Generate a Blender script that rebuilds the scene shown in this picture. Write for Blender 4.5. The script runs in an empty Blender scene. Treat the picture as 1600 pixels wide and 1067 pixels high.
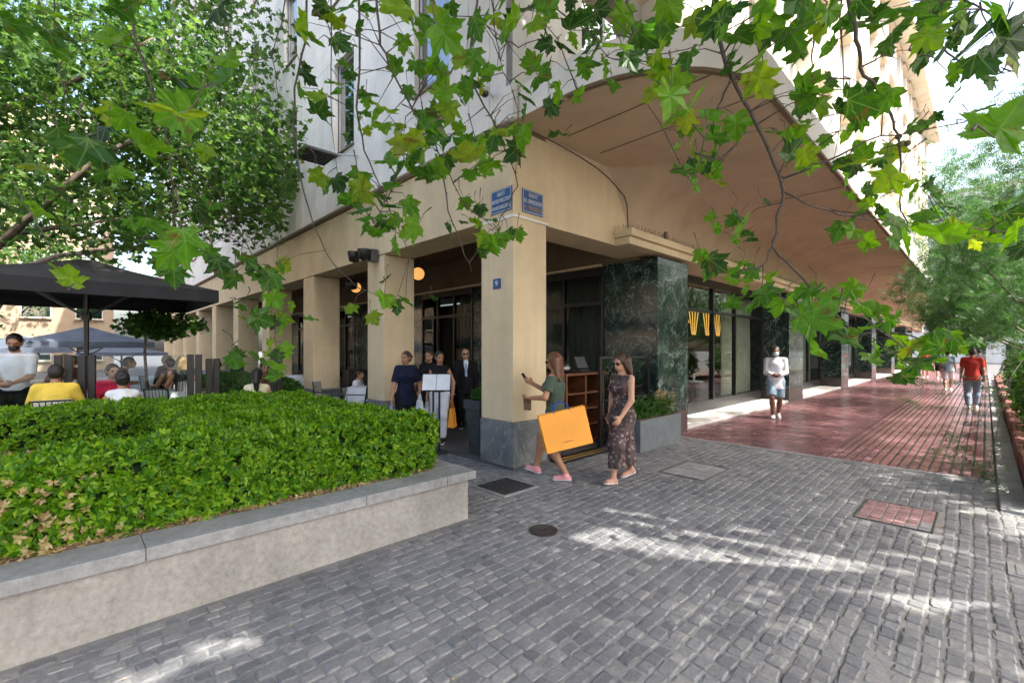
import bpy, bmesh, math, random
import numpy as np
from mathutils import Vector, Matrix

random.seed(7)
rng = np.random.default_rng(7)
S = bpy.context.scene
COL = S.collection
R = math.radians
# World axes follow the building: the left facade is the plane X=0 (running along +Y),
# the right facade is Y=0 (running along +X); the corner column stands at the origin.

# ------------------------------------------------------------------ camera
cam_d = bpy.data.cameras.new('camera')
cam = bpy.data.objects.new('camera', cam_d); COL.objects.link(cam)
CAM = Vector((-4.485, -4.631, 1.70))
cam.location = CAM
cam.rotation_euler = (R(90), 0, -math.asin(.6937))
cam_d.sensor_width = 36; cam_d.lens = 713/1600*36
cam_d.shift_y = 12.5/1600
cam_d.clip_start = .05; cam_d.clip_end = 1500
S.camera = cam

# ------------------------------------------------------------------ world, sun, exposure
SUN_EL = R(50); SUN_AZ = Vector((.32, -.947, 0)).normalized()
SUN_DIR = Vector((SUN_AZ.x*math.cos(SUN_EL), SUN_AZ.y*math.cos(SUN_EL), math.sin(SUN_EL)))
W = bpy.data.worlds.new('World'); S.world = W; W.use_nodes = True
nt = W.node_tree; nt.nodes.clear()
sky = nt.nodes.new('ShaderNodeTexSky'); sky.sky_type = 'NISHITA'; sky.sun_disc = False
sky.sun_elevation = SUN_EL; sky.sun_rotation = math.atan2(SUN_AZ.x, SUN_AZ.y)
sky.air_density = 1.0; sky.dust_density = 6.0; sky.ozone_density = .6
bg = nt.nodes.new('ShaderNodeBackground'); bg.inputs['Strength'].default_value = .15
wo = nt.nodes.new('ShaderNodeOutputWorld')
nt.links.new(sky.outputs[0], bg.inputs[0]); nt.links.new(bg.outputs[0], wo.inputs[0])
sl = bpy.data.lights.new('sun', 'SUN'); sl.energy = 3.0; sl.angle = R(.55); sl.color = (1, .95, .86)
sun = bpy.data.objects.new('sun', sl); COL.objects.link(sun)
sun.rotation_euler = SUN_DIR.to_track_quat('Z', 'Y').to_euler(); sun.location = (5, -20, 25)
S.view_settings.view_transform = 'Standard'; S.view_settings.look = 'None'
S.view_settings.gamma = 1; S.view_settings.use_curve_mapping = False
S.view_settings.exposure = 2.2
try:
    S.cycles.use_adaptive_sampling = True; S.cycles.adaptive_threshold = .02
    S.cycles.use_denoising = True
    S.cycles.max_bounces = 6; S.cycles.diffuse_bounces = 3; S.cycles.glossy_bounces = 2
    S.cycles.transmission_bounces = 4; S.cycles.transparent_max_bounces = 10
    S.cycles.caustics_reflective = False; S.cycles.caustics_refractive = False
    S.cycles.sample_clamp_indirect = 6
except Exception as e:
    print(e)

# ------------------------------------------------------------------ materials
def new_mat(name):
    m = bpy.data.materials.new(name); m.use_nodes = True
    n = m.node_tree; b = n.nodes['Principled BSDF']
    return m, n, b

def N(n, kind, **kw):
    x = n.nodes.new(kind)
    for k, v in kw.items(): setattr(x, k, v)
    return x

def ramp(n, fac, stops):
    r = N(n, 'ShaderNodeValToRGB')
    e = r.color_ramp.elements
    while len(e) < len(stops): e.new(.5)
    for i, (p, c) in enumerate(stops):
        e[i].position = p; e[i].color = (*c, 1) if len(c) == 3 else c
    n.links.new(fac, r.inputs[0]); return r.outputs[0]

def coords(n, scale=(1, 1, 1), obj=True):
    tc = N(n, 'ShaderNodeTexCoord')
    mp = N(n, 'ShaderNodeMapping'); mp.inputs['Scale'].default_value = scale
    n.links.new(tc.outputs['Object' if obj else 'Generated'], mp.inputs[0]); return mp.outputs[0]

def geo_pos(n, scale=(1, 1, 1)):
    tc = N(n, 'ShaderNodeNewGeometry')
    mp = N(n, 'ShaderNodeMapping'); mp.inputs['Scale'].default_value = scale
    n.links.new(tc.outputs['Position'], mp.inputs[0]); return mp.outputs[0]

def noise(n, vec, scale, detail=4, rough=.6, dist=0):
    t = N(n, 'ShaderNodeTexNoise'); t.inputs['Scale'].default_value = scale
    t.inputs['Detail'].default_value = detail; t.inputs['Roughness'].default_value = rough
    t.inputs['Distortion'].default_value = dist
    n.links.new(vec, t.inputs['Vector']); return t.outputs['Fac']

def mix(n, fac, a, b, mode='MIX'):
    m = N(n, 'ShaderNodeMix', data_type='RGBA', blend_type=mode)
    for sock, v in ((m.inputs[0], fac), (m.inputs[6], a), (m.inputs[7], b)):
        if hasattr(v, 'is_output'): n.links.new(v, sock)
        elif isinstance(v, (int, float)): sock.default_value = v
        else: sock.default_value = (*v, 1)
    return m.outputs[2]

def bump(n, b, height, strength=.3, dist=.01):
    bp = N(n, 'ShaderNodeBump'); bp.inputs['Strength'].default_value = strength
    bp.inputs['Distance'].default_value = dist
    n.links.new(height, bp.inputs['Height']); n.links.new(bp.outputs[0], b.inputs['Normal'])

def rand_val(n):
    """random value per object and per loose piece"""
    oi = N(n, 'ShaderNodeObjectInfo'); ge = N(n, 'ShaderNodeNewGeometry')
    a = N(n, 'ShaderNodeMath', operation='ADD'); fr = N(n, 'ShaderNodeMath', operation='FRACT')
    n.links.new(oi.outputs['Random'], a.inputs[0]); n.links.new(ge.outputs['Random Per Island'], a.inputs[1])
    n.links.new(a.outputs[0], fr.inputs[0]); return fr.outputs[0]

MATS = {}
def plain(name, col, rough=.6, var=.12, nscale=6, metal=0, bmp=.12, bscale=60, spec=.5, coat=0, world=True):
    """painted / cast / fabric surface: a base colour with slight mottling and fine relief"""
    if name in MATS: return MATS[name]
    m, n, b = new_mat(name)
    v = geo_pos(n) if world else coords(n)
    f = noise(n, v, nscale, 5, .65)
    d = tuple(max(0, c*(1-var*1.6)) for c in col); l = tuple(min(1, c*(1+var)) for c in col)
    n.links.new(ramp(n, f, [(.3, d), (.7, l)]), b.inputs['Base Color'])
    b.inputs['Roughness'].default_value = rough; b.inputs['Metallic'].default_value = metal
    b.inputs['Specular IOR Level'].default_value = spec
    if coat: b.inputs['Coat Weight'].default_value = coat; b.inputs['Coat Roughness'].default_value = .08
    if bmp: bump(n, b, noise(n, v, bscale, 3), bmp, .005 if bscale > 20 else .02)
    MATS[name] = m; return m

def emis(name, col, strength):
    m, n, b = new_mat(name)
    b.inputs['Base Color'].default_value = (*col, 1)
    b.inputs['Emission Color'].default_value = (*col, 1); b.inputs['Emission Strength'].default_value = strength
    MATS[name] = m; return m

def plaster(name, col, streak=.25):
    """painted render with faint rain streaks and dirt"""
    m, n, b = new_mat(name)
    f = noise(n, geo_pos(n), 1.3, 6, .6)
    g = noise(n, geo_pos(n, (7, 7, .35)), 1.0, 4, .6)
    d = tuple(c*.80 for c in col)
    c1 = ramp(n, f, [(.3, d), (.62, col)])
    st = ramp(n, g, [(.42, (0, 0, 0)), (.75, (streak, streak, streak))])
    n.links.new(mix(n, st, c1, tuple(c*.72 for c in col)), b.inputs['Base Color'])
    b.inputs['Roughness'].default_value = .75; b.inputs['Specular IOR Level'].default_value = .3
    bump(n, b, noise(n, geo_pos(n), 90, 3), .12, .004)
    MATS[name] = m; return m

def leaf_mat(name, cols, trans=.45, rough=.45, spots=None, veins=False):
    """thin leaf: diffuse + translucent, colour varying from leaf to leaf"""
    m, n, b = new_mat(name); out = n.nodes['Material Output']
    rv = rand_val(n)
    c = ramp(n, rv, [(i/(len(cols)-1), k) for i, k in enumerate(cols)])
    if spots:
        f = noise(n, geo_pos(n), 18, 4)
        c = mix(n, ramp(n, f, [(.60, (0, 0, 0)), (.68, (.8, .8, .8))]), c, spots)
    if veins:                                  # pale veins fanning out from the leaf base
        at_ = N(n, 'ShaderNodeAttribute'); at_.attribute_name = 'leaf_xy'; sx = N(n, 'ShaderNodeSeparateXYZ'); n.links.new(at_.outputs['Vector'], sx.inputs[0])
        ax_ = N(n, 'ShaderNodeMath', operation='ABSOLUTE'); n.links.new(sx.outputs[0], ax_.inputs[0]); best = None
        for ang in (0, 40, 80):
            p = N(n, 'ShaderNodeMath', operation='MULTIPLY'); p.inputs[1].default_value = math.cos(R(ang)); n.links.new(ax_.outputs[0], p.inputs[0])
            q = N(n, 'ShaderNodeMath', operation='MULTIPLY'); q.inputs[1].default_value = math.sin(R(ang)); n.links.new(sx.outputs[1], q.inputs[0])
            d = N(n, 'ShaderNodeMath', operation='SUBTRACT'); n.links.new(p.outputs[0], d.inputs[0]); n.links.new(q.outputs[0], d.inputs[1])
            e = N(n, 'ShaderNodeMath', operation='ABSOLUTE'); n.links.new(d.outputs[0], e.inputs[0])
            if best is None: best = e
            else:
                mn = N(n, 'ShaderNodeMath', operation='MINIMUM'); n.links.new(best.outputs[0], mn.inputs[0]); n.links.new(e.outputs[0], mn.inputs[1]); best = mn
        c = mix(n, ramp(n, best.outputs[0], [(.004, (.55, .55, .55)), (.03, (0, 0, 0))]), c, (.16, .26, .06))
        c = mix(n, 1.0, c, ramp(n, noise(n, geo_pos(n), 30, 4), [(.3, (.75, .78, .7)), (.7, (1.2, 1.15, 1.1))]), 'MULTIPLY')
    n.links.new(c, b.inputs['Base Color']); b.inputs['Roughness'].default_value = rough
    b.inputs['Specular IOR Level'].default_value = .35
    t = N(n, 'ShaderNodeBsdfTranslucent')
    br = N(n, 'ShaderNodeHueSaturation'); br.inputs['Value'].default_value = 1.7; br.inputs['Saturation'].default_value = 1.05
    br.inputs['Hue'].default_value = .49
    n.links.new(c, br.inputs['Color']); n.links.new(br.outputs[0], t.inputs[0])
    mx = N(n, 'ShaderNodeMixShader'); mx.inputs[0].default_value = trans
    n.links.new(b.outputs[0], mx.inputs[1]); n.links.new(t.outputs[0], mx.inputs[2]); n.links.new(mx.outputs[0], out.inputs[0])
    MATS[name] = m; return m

def glass_mat(name, tint=(.75, .82, .8), ior=1.5, refl=1.0, opac=0.0):
    """thin pane: see-through with Fresnel reflection"""
    m, n, b = new_mat(name); out = n.nodes['Material Output']; n.nodes.remove(b)
    tr = N(n, 'ShaderNodeBsdfTransparent'); tr.inputs[0].default_value = (*tint, 1)
    gl = N(n, 'ShaderNodeBsdfGlossy'); gl.inputs['Roughness'].default_value = .01
    fr = N(n, 'ShaderNodeFresnel'); fr.inputs[0].default_value = ior
    mu = N(n, 'ShaderNodeMath', operation='MULTIPLY_ADD'); mu.inputs[1].default_value = refl; mu.inputs[2].default_value = opac
    mu.use_clamp = True
    ge = N(n, 'ShaderNodeNewGeometry'); io = N(n, 'ShaderNodeMix', data_type='FLOAT')     # same reflection from both sides of the pane
    io.inputs[2].default_value = ior; io.inputs[3].default_value = 1/ior
    n.links.new(ge.outputs['Backfacing'], io.inputs[0]); n.links.new(io.outputs[0], fr.inputs[0])
    n.links.new(fr.outputs[0], mu.inputs[0])
    mx = N(n, 'ShaderNodeMixShader'); n.links.new(mu.outputs[0], mx.inputs[0])
    n.links.new(tr.outputs[0], mx.inputs[1]); n.links.new(gl.outputs[0], mx.inputs[2]); n.links.new(mx.outputs[0], out.inputs[0])
    MATS[name] = m; return m

def marble_mat(name, c3=((.005, .011, .009), (.018, .038, .031), (.075, .12, .10)), vc=(.26, .33, .30), rough=.1):
    m, n, b = new_mat(name)
    v = geo_pos(n)
    def vein(scale, dist, w, det):
        t = N(n, 'ShaderNodeTexNoise'); t.inputs['Scale'].default_value = scale; t.inputs['Detail'].default_value = det
        t.inputs['Distortion'].default_value = dist; t.inputs['Roughness'].default_value = .62
        n.links.new(v, t.inputs['Vector'])
        s = N(n, 'ShaderNodeMath', operation='SUBTRACT'); s.inputs[1].default_value = .5
        n.links.new(t.outputs['Fac'], s.inputs[0])
        a = N(n, 'ShaderNodeMath', operation='ABSOLUTE'); n.links.new(s.outputs[0], a.inputs[0])
        return ramp(n, a.outputs[0], [(0, (1, 1, 1)), (w, (0, 0, 0))])
    base = ramp(n, noise(n, v, 2.2, 7, .68, 1.2), [(.32, c3[0]), (.55, c3[1]), (.78, c3[2])])
    c = mix(n, vein(1.1, 1.6, .010, 7), base, vc)
    c = mix(n, ramp(n, vein(3.4, 2.2, .02, 8), [(0, (0, 0, 0)), (1, (.3, .3, .3))]), c, vc)
    n.links.new(c, b.inputs['Base Color']); b.inputs['Roughness'].default_value = rough
    b.inputs['Specular IOR Level'].default_value = .4
    MATS[name] = m; return m

def setts_mat():
    m, n, b = new_mat('granite_sett')
    rv = rand_val(n)
    c = ramp(n, rv, [(0, (.148, .153, .162)), (.45, (.20, .204, .212)), (.8, (.238, .24, .243)), (1, (.28, .276, .268))])
    f = noise(n, geo_pos(n), 45, 5, .7)
    c = mix(n, 1.0, c, ramp(n, f, [(.3, (.62, .62, .62)), (.7, (1.2, 1.2, 1.2))]), 'MULTIPLY')
    dirt = noise(n, geo_pos(n), .8, 5, .6)
    c = mix(n, 1.0, c, ramp(n, dirt, [(.32, (.72, .72, .75)), (.68, (1.16, 1.15, 1.12))]), 'MULTIPLY')
    n.links.new(c, b.inputs['Base Color'])
    n.links.new(ramp(n, f, [(.3, (.5, .5, .5)), (.7, (.72, .72, .72))]), b.inputs['Roughness'])
    bump(n, b, noise(n, geo_pos(n), 60, 7, .75), .7, .012)
    MATS['sett'] = m; return m

def concrete(name, col, pits=True):
    m, n, b = new_mat(name)
    v = geo_pos(n)
    f = noise(n, v, 1.6, 7, .65); g = noise(n, v, 24, 5, .7); st = noise(n, geo_pos(n, (5, 5, .5)), 1, 4)
    c = ramp(n, f, [(.3, tuple(k*.66 for k in col)), (.68, tuple(k*1.12 for k in col))])
    c = mix(n, 1.0, c, ramp(n, g, [(.3, (.70, .70, .70)), (.7, (1.15, 1.15, 1.15))]), 'MULTIPLY')
    c = mix(n, ramp(n, st, [(.5, (0, 0, 0)), (.8, (.5, .5, .5))]), c, tuple(k*.55 for k in col))
    if pits:
        vo = N(n, 'ShaderNodeTexVoronoi'); vo.inputs['Scale'].default_value = 34; n.links.new(v, vo.inputs['Vector'])
        c = mix(n, ramp(n, vo.outputs['Distance'], [(.06, (.7, .7, .7)), (.12, (0, 0, 0))]), c, tuple(k*.4 for k in col))
    n.links.new(c, b.inputs['Base Color']); b.inputs['Roughness'].default_value = .85
    bump(n, b, g, .6, .008); MATS[name] = m; return m

def fabric_flower():
    m, n, b = new_mat('floral_cloth')
    v = coords(n)
    vo = N(n, 'ShaderNodeTexVoronoi'); vo.inputs['Scale'].default_value = 17; n.links.new(v, vo.inputs['Vector'])
    base = ramp(n, noise(n, v, 9, 4), [(.35, (.045, .032, .035)), (.65, (.11, .075, .075))])
    fl = ramp(n, vo.outputs['Color'], [(0, (.30, .10, .13)), (.4, (.36, .27, .22)), (.7, (.16, .17, .11)), (1, (.42, .22, .24))])
    c = mix(n, ramp(n, vo.outputs['Distance'], [(.22, (.85, .85, .85)), (.42, (0, 0, 0))]), base, fl)
    n.links.new(c, b.inputs['Base Color']); b.inputs['Roughness'].default_value = .85
    b.inputs['Specular IOR Level'].default_value = .2
    MATS['floral'] = m; return m

def tile_mat():
    """red glazed paving tile with fine ribs"""
    m, n, b = new_mat('red_tile')
    rv = rand_val(n); v = geo_pos(n)
    c = ramp(n, rv, [(0, (.20, .105, .11)), (.5, (.225, .118, .122)), (1, (.25, .13, .132))])
    c = mix(n, 1.0, c, ramp(n, noise(n, v, 1.4, 5), [(.3, (.75, .76, .80)), (.7, (1.15, 1.1, 1.1))]), 'MULTIPLY')
    n.links.new(c, b.inputs['Base Color'])
    n.links.new(ramp(n, noise(n, v, 2.6, 5), [(.3, (.14, .14, .14)), (.7, (.30, .30, .30))]), b.inputs['Roughness'])
    bump(n, b, noise(n, v, 40, 3), .08, .004)
    MATS['red_tile'] = m; return m

M = MATS
plaster('beige', (.73, .58, .37), .38); plaster('white_wall', (.86, .825, .76), .22); plaster('cream_wall', (.62, .54, .42))
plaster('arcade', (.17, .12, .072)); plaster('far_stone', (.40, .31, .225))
marble_mat('marble'); setts_mat(); fabric_flower(); tile_mat()
concrete('wall_concrete', (.335, .32, .29)); concrete('coping_stone', (.29, .295, .29), False)
marble_mat('plinth_stone', ((.11, .118, .12), (.17, .178, .178), (.24, .245, .24)), (.34, .34, .33), .5); concrete('mortar', (.225, .222, .215), False)
concrete('asphalt', (.10, .10, .105), False); concrete('threshold', (.66, .65, .62), False)
concrete('soil', (.14, .09, .055)); concrete('red_stone', (.20, .075, .06)); concrete('kerb_grey', (.30, .30, .305), False)
plain('black_metal', (.012, .012, .013), .38, .2, bmp=.03); plain('dark_frame', (.014, .014, .015), .3, .2, bmp=.02)
plain('cast_iron', (.05, .05, .053), .5, .3, 20, .5); plain('grey_metal', (.12, .125, .13), .4, .15, metal=.6)
plain('white_metal', (.62, .62, .62), .4, .08); plain('alu', (.42, .42, .43), .35, .1, metal=.8)
plain('black_canvas', (.014, .014, .017), .8, .25, 3, bscale=200); plain('blue_canvas', (.075, .095, .13), .8, .2, 3)
plain('skin', (.50, .27, .17), .5, .08, bmp=0); plain('skin_tan', (.40, .195, .105), .5, .08, bmp=0); plain('skin_dark', (.20, .095, .055), .5, .08, bmp=0)
plain('white_cloth', (.72, .72, .74), .85, .08, 5, bscale=120); plain('table_linen', (.70, .70, .72), .8, .05, 5)
plain('planter_dark', (.045, .05, .055), .6, .2); plain('planter_grey', (.13, .15, .16), .6, .15)
plain('wood', (.16, .055, .022), .4, .3, 8, bmp=.1); plain('orange_paper', (.88, .35, .03), .55, .05, 4, bmp=.03)
plain('paper_white', (.72, .73, .74), .7, .05); plain('sign_blue', (.015, .085, .26), .35, .2, 8, bmp=.02); plain('sign_white', (.70, .70, .66), .5, .1)
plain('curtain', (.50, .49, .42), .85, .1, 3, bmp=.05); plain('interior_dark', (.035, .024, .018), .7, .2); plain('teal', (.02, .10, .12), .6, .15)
plain('bark', (.15, .115, .085), .85, .35, 14, bscale=40); plain('twig', (.07, .052, .04), .8, .25, 20, bscale=90)
plain('beige_panel', (.66, .53, .38), .7, .1); plain('dark_floor', (.10, .098, .095), .5, .2, 2)
plain('brass', (.60, .40, .14), .3, .1, metal=.9); plain('terracotta', (.35, .12, .05), .7, .2); plain('chair_white', (.62, .60, .55), .6, .1)
glass_mat('glass', (.86, .90, .88), 1.45, .95, .02); glass_mat('arcade_glass', (.55, .58, .56), 1.4, .5, .0); glass_mat('screen_glass', (.86, .9, .9), 1.45, .9); glass_mat('window_glass', (.35, .5, .52), 1.6, 1.6, .22)
emis('globe_glow', (1, .46, .13), .22); emis('tube_glow', (1, .52, .12), .30)
leaf_mat('plane_leaf', [(.014, .052, .008), (.026, .09, .010), (.045, .145, .012), (.065, .19, .012), (.09, .235, .012), (.12, .27, .014), (.19, .25, .018)], .58, .42, (.12, .055, .018), True)
leaf_mat('plane_leaf_far', [(.024, .064, .014), (.04, .10, .02), (.065, .145, .026), (.11, .19, .036)], .5)
leaf_mat('hedge_leaf', [(.035, .11, .008), (.065, .19, .010), (.12, .28, .012), (.19, .36, .014), (.28, .42, .025)], .42, .4)
leaf_mat('feather_leaf', [(.02, .062, .018), (.035, .095, .024), (.055, .13, .03)], .45)
leaf_mat('dry_leaf', [(.40, .30, .13), (.50, .42, .22), (.22, .13, .05)], .35)
leaf_mat('shrub_leaf', [(.02, .07, .012), (.04, .12, .018), (.08, .18, .02)], .4)
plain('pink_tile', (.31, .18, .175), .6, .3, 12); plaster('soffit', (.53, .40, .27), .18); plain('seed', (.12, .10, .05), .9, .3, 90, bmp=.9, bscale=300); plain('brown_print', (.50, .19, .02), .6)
plain('red_joint', (.15, .07, .075), .4, .1); plain('groove', (.028, .018, .021), .6, .2)
plain('blue_blind', (.42, .52, .55), .8, .12, 2); plain('sill_brown', (.22, .165, .115), .6, .1)
plain('hedge_core', (.012, .03, .006), .9, .3, 20)

# ------------------------------------------------------------------ mesh helpers
class MB:
    def __init__(s): s.v = []; s.f = []
    def add(s, vs, fs):
        o = len(s.v); s.v += [tuple(p) for p in vs]; s.f += [tuple(i+o for i in f) for f in fs]; return s
    def box(s, x0, x1, y0, y1, z0, z1, mtx=None):
        vs = [(x, y, z) for z in (z0, z1) for y in (y0, y1) for x in (x0, x1)]
        if mtx is not None: vs = [tuple(mtx @ Vector(p)) for p in vs]
        return s.add(vs, [(0, 2, 3, 1), (4, 5, 7, 6), (0, 1, 5, 4), (2, 6, 7, 3), (0, 4, 6, 2), (1, 3, 7, 5)])
    def prism(s, poly, z0, z1):
        n = len(poly)
        return s.add([(x, y, z0) for x, y in poly]+[(x, y, z1) for x, y in poly],
                     [tuple(range(n-1, -1, -1)), tuple(range(n, 2*n))]+[(i, (i+1) % n, n+(i+1) % n, n+i) for i in range(n)])
    def tube(s, pts, rad, n=6, cap=True):
        pts = [Vector(p) for p in pts]
        if not isinstance(rad, (list, tuple)): rad = [rad]*len(pts)
        t0 = (pts[1]-pts[0]).normalized()
        a = t0.orthogonal().normalized(); vs = []
        for i, p in enumerate(pts):
            t = (pts[min(i+1, len(pts)-1)]-pts[max(i-1, 0)]).normalized()
            a = (a-t*a.dot(t))
            a = a.normalized() if a.length > 1e-6 else t.orthogonal().normalized()
            b = t.cross(a)
            for k in range(n):
                g = 2*math.pi*k/n; vs.append(p+(a*math.cos(g)+b*math.sin(g))*rad[i])
        fs = [(i*n+k, i*n+(k+1) % n, (i+1)*n+(k+1) % n, (i+1)*n+k) for i in range(len(pts)-1) for k in range(n)]
        if cap: fs += [tuple(range(n-1, -1, -1)), tuple((len(pts)-1)*n+k for k in range(n))]
        return s.add(vs, fs)
    def lathe(s, prof, c=(0, 0, 0), n=16, closed=True):
        vs = [(c[0]+r*math.cos(2*math.pi*k/n), c[1]+r*math.sin(2*math.pi*k/n), c[2]+z) for r, z in prof for k in range(n)]
        fs = [(i*n+k, i*n+(k+1) % n, (i+1)*n+(k+1) % n, (i+1)*n+k) for i in range(len(prof)-1) for k in range(n)]
        if closed: fs += [tuple(range(n-1, -1, -1)), tuple((len(prof)-1)*n+k for k in range(n))]
        return s.add(vs, fs)
    def grid(s, P):
        h = len(P); w = len(P[0])
        return s.add([p for r in P for p in r], [(i*w+j, i*w+j+1, (i+1)*w+j+1, (i+1)*w+j) for i in range(h-1) for j in range(w-1)])
    def mesh(s, name):
        me = bpy.data.meshes.new(name); me.from_pydata(s.v, [], s.f); me.update(); return me
    def build(s, name, mat, parent=None, smooth=False, bevel=0, loc=None):
        return obj(name, s.mesh(name), mat, parent, smooth, bevel, loc)

def obj(name, me, mat=None, parent=None, smooth=False, bevel=0, loc=None):
    o = bpy.data.objects.new(name, me); COL.objects.link(o)
    if mat is not None and not me.materials: me.materials.append(M[mat] if isinstance(mat, str) else mat)
    if parent: o.parent = parent
    if loc is not None: o.location = loc
    if smooth: me.polygons.foreach_set('use_smooth', [True]*len(me.polygons))
    if bevel:
        b = o.modifiers.new('bevel', 'BEVEL'); b.width = bevel; b.segments = 2; b.limit_method = 'ANGLE'
    return o

def box(name, x0, x1, y0, y1, z0, z1, mat, parent=None, bevel=0):
    return MB().box(x0, x1, y0, y1, z0, z1).build(name, mat, parent, bevel=bevel)

def tag(o, label=None, cat=None, group=None, kind=None):
    if label: o['label'] = label
    if cat: o['category'] = cat
    if group: o['group'] = group
    if kind: o['kind'] = kind
    return o

def thing(name, label, cat, loc=(0, 0, 0), rz=0, group=None):
    o = bpy.data.objects.new(name, None); COL.objects.link(o); o.location = loc; o.rotation_euler = (0, 0, rz)
    o.empty_display_size = .2
    return tag(o, label, cat, group)

def copy_tree(o, parent=None):
    c = o.copy(); COL.objects.link(c); c.parent = parent
    for ch in o.children: copy_tree(ch, c)
    return c

def np_mesh(name, V, F, mat, smooth=False):
    """V (n,3) float, F (m,3|4) int -> mesh, fast"""
    me = bpy.data.meshes.new(name); k = F.shape[1]
    me.vertices.add(len(V)); me.vertices.foreach_set('co', np.ascontiguousarray(V, np.float32).ravel())
    me.loops.add(F.size); me.loops.foreach_set('vertex_index', np.ascontiguousarray(F, np.int32).ravel())
    me.polygons.add(len(F)); me.polygons.foreach_set('loop_start', np.arange(0, F.size, k, dtype=np.int32))
    me.polygons.foreach_set('loop_total', np.full(len(F), k, np.int32))
    me.polygons.foreach_set('use_smooth', np.full(len(F), smooth, bool))
    me.update(calc_edges=True); me.validate()
    me.materials.append(M[mat] if isinstance(mat, str) else mat); return me

def frames(Nn, spin=None):
    """orthonormal frames whose z axis is Nn, with random spin"""
    Nn = Nn/np.linalg.norm(Nn, axis=1, keepdims=True)
    a = np.where(np.abs(Nn[:, 2:3]) < .9, np.array([[0, 0, 1.]]), np.array([[1., 0, 0]]))
    x = np.cross(a, Nn); x /= np.linalg.norm(x, axis=1, keepdims=True); y = np.cross(Nn, x)
    s = rng.uniform(0, 2*np.pi, len(Nn)) if spin is None else spin
    c, sn = np.cos(s)[:, None], np.sin(s)[:, None]
    return x*c+y*sn, -x*sn+y*c, Nn

def scatter(T, TF, P, X, Y, Z, size):
    """copy template (T verts, TF faces) to points P with frames and sizes -> V, F"""
    n, k = len(P), len(T)
    V = P[:, None, :]+size[:, None, None]*(T[None, :, 0:1]*X[:, None, :]+T[None, :, 1:2]*Y[:, None, :]+T[None, :, 2:3]*Z[:, None, :])
    F = TF[None]+(np.arange(n)*k)[:, None, None]
    return V.reshape(-1, 3), F.reshape(-1, TF.shape[1])

def in_frame(P, margin=0):
    d = P-np.array(CAM); D = d @ np.array([.6937, .7203, 0]); r = d @ np.array([.7203, -.6937, 0])
    Dm = np.maximum(D, 1e-3); x = 800+713*r/Dm; y = 546-713*d[:, 2]/Dm
    return (D > .1) & (x > -margin) & (x < 1600+margin) & (y > -margin) & (y < 1067+margin), x, y, D

def at(x, y, D):
    """photo pixel and distance along the view axis -> place in the world (used for laying out)"""
    return Vector((CAM.x+D*(.6937+(x-800)/713*.7203), CAM.y+D*(.7203-(x-800)/713*.6937), CAM.z-D*(y-546)/713))
def ground(x, y, z=0):
    return at(x, y, 713*(CAM.z-z)/(y-546))

# ================================================================== GROUND
tag(MB().grid([[(-400, -400, -.035), (400, -400, -.035)], [(-400, 400, -.035), (400, 400, -.035)]]).build('ground', 'asphalt'), kind='structure')
pav = MB().grid([[(-16, -14, -.007), (4.0, -14, -.007)], [(-16, 24, -.007), (4.0, 24, -.007)]]).build('cobbled_pavement', 'mortar')
tag(pav, kind='structure')

def sett_template(seed):
    r = np.random.default_rng(seed); g = [-.5, -.37, .37, .5]; V = []; F = []
    for j in range(4):
        for i in range(4):
            edge = i in (0, 3) or j in (0, 3); corner = i in (0, 3) and j in (0, 3)
            k = .90 if corner else 1
            V.append((g[i]*k+r.normal(0, .034), g[j]*k+r.normal(0, .034), (-.0058 if edge else 0)+r.normal(0, .0014)))
    for j in range(3):
        for i in range(3): F.append((j*4+i, j*4+i+1, j*4+i+5, j*4+i+4))
    ring = [0, 1, 2, 3, 7, 11, 15, 14, 13, 12, 8, 4]
    for q in ring: V.append((V[q][0]*1.03, V[q][1]*1.03, -.035))
    for a in range(12):
        b = (a+1) % 12; F.append((ring[b], ring[a], 16+a, 16+b))
    return np.array(V), np.array(F)
TPL = [sett_template(s) for s in range(10)]
# places kept free of setts: inspection covers
COVERS = [(-.90, -.30, -.78, -.18), (1.40, 2.28, -2.10, -1.46), (1.25, 2.05, -4.30, -3.68), (.62, .92, -5.05, -4.75)]
setts = []
for j in range(-108, 70):
    v0 = j*.098
    u = -9.5+random.random()*.1
    while u < 3.97:
        ln = random.uniform(.074, .126)
        v = v0+.009*math.sin(u*1.7+j*.35)+.03*math.sin(u*.55)+random.gauss(0, .0035)
        c = u+ln/2
        ok = c+ln/2 < 3.99 and not (c < -1.50 and v > -1.05 and v < 4.2) and not (c > -.08 and v > -.04)
        for (a, b, c0, d) in COVERS:
            if a-.05 < c < b+.05 and c0-.05 < v < d+.05: ok = False
        if (c+1.29)**2+(v+1.74)**2 < .17**2: ok = False
        if v < -4.6 and c > 2.55 and v > -5.2: ok = False
        if ok: setts.append((c, v, ln, .089))
        u += ln+.011
SP = np.array([(s[0], s[1], 0) for s in setts]); vis, X_, Y_, D_ = in_frame(SP, 600)
inf, _, _, _ = in_frame(SP, 0)
keep = np.where(vis & (D_ < 17))[0]
order = sorted(keep, key=lambda i: (not inf[i], D_[i]))
big, rest = order[:300], order[300:]
meshes = [np_mesh('sett', T*np.array([1, 1, 1]), F, 'sett') for T, F in TPL]
for i in big:
    c, v, ln, w = setts[i]
    o = obj('sett', meshes[random.randrange(10)], None, pav)
    o.location = (c, v, random.gauss(0, .0022)); o.scale = (ln, w*random.uniform(.86, 1.03), 1)
    o.rotation_euler = (random.gauss(0, .022), random.gauss(0, .022), random.gauss(0, .035))
Vs = []; Fs = []; o_ = 0
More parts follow.
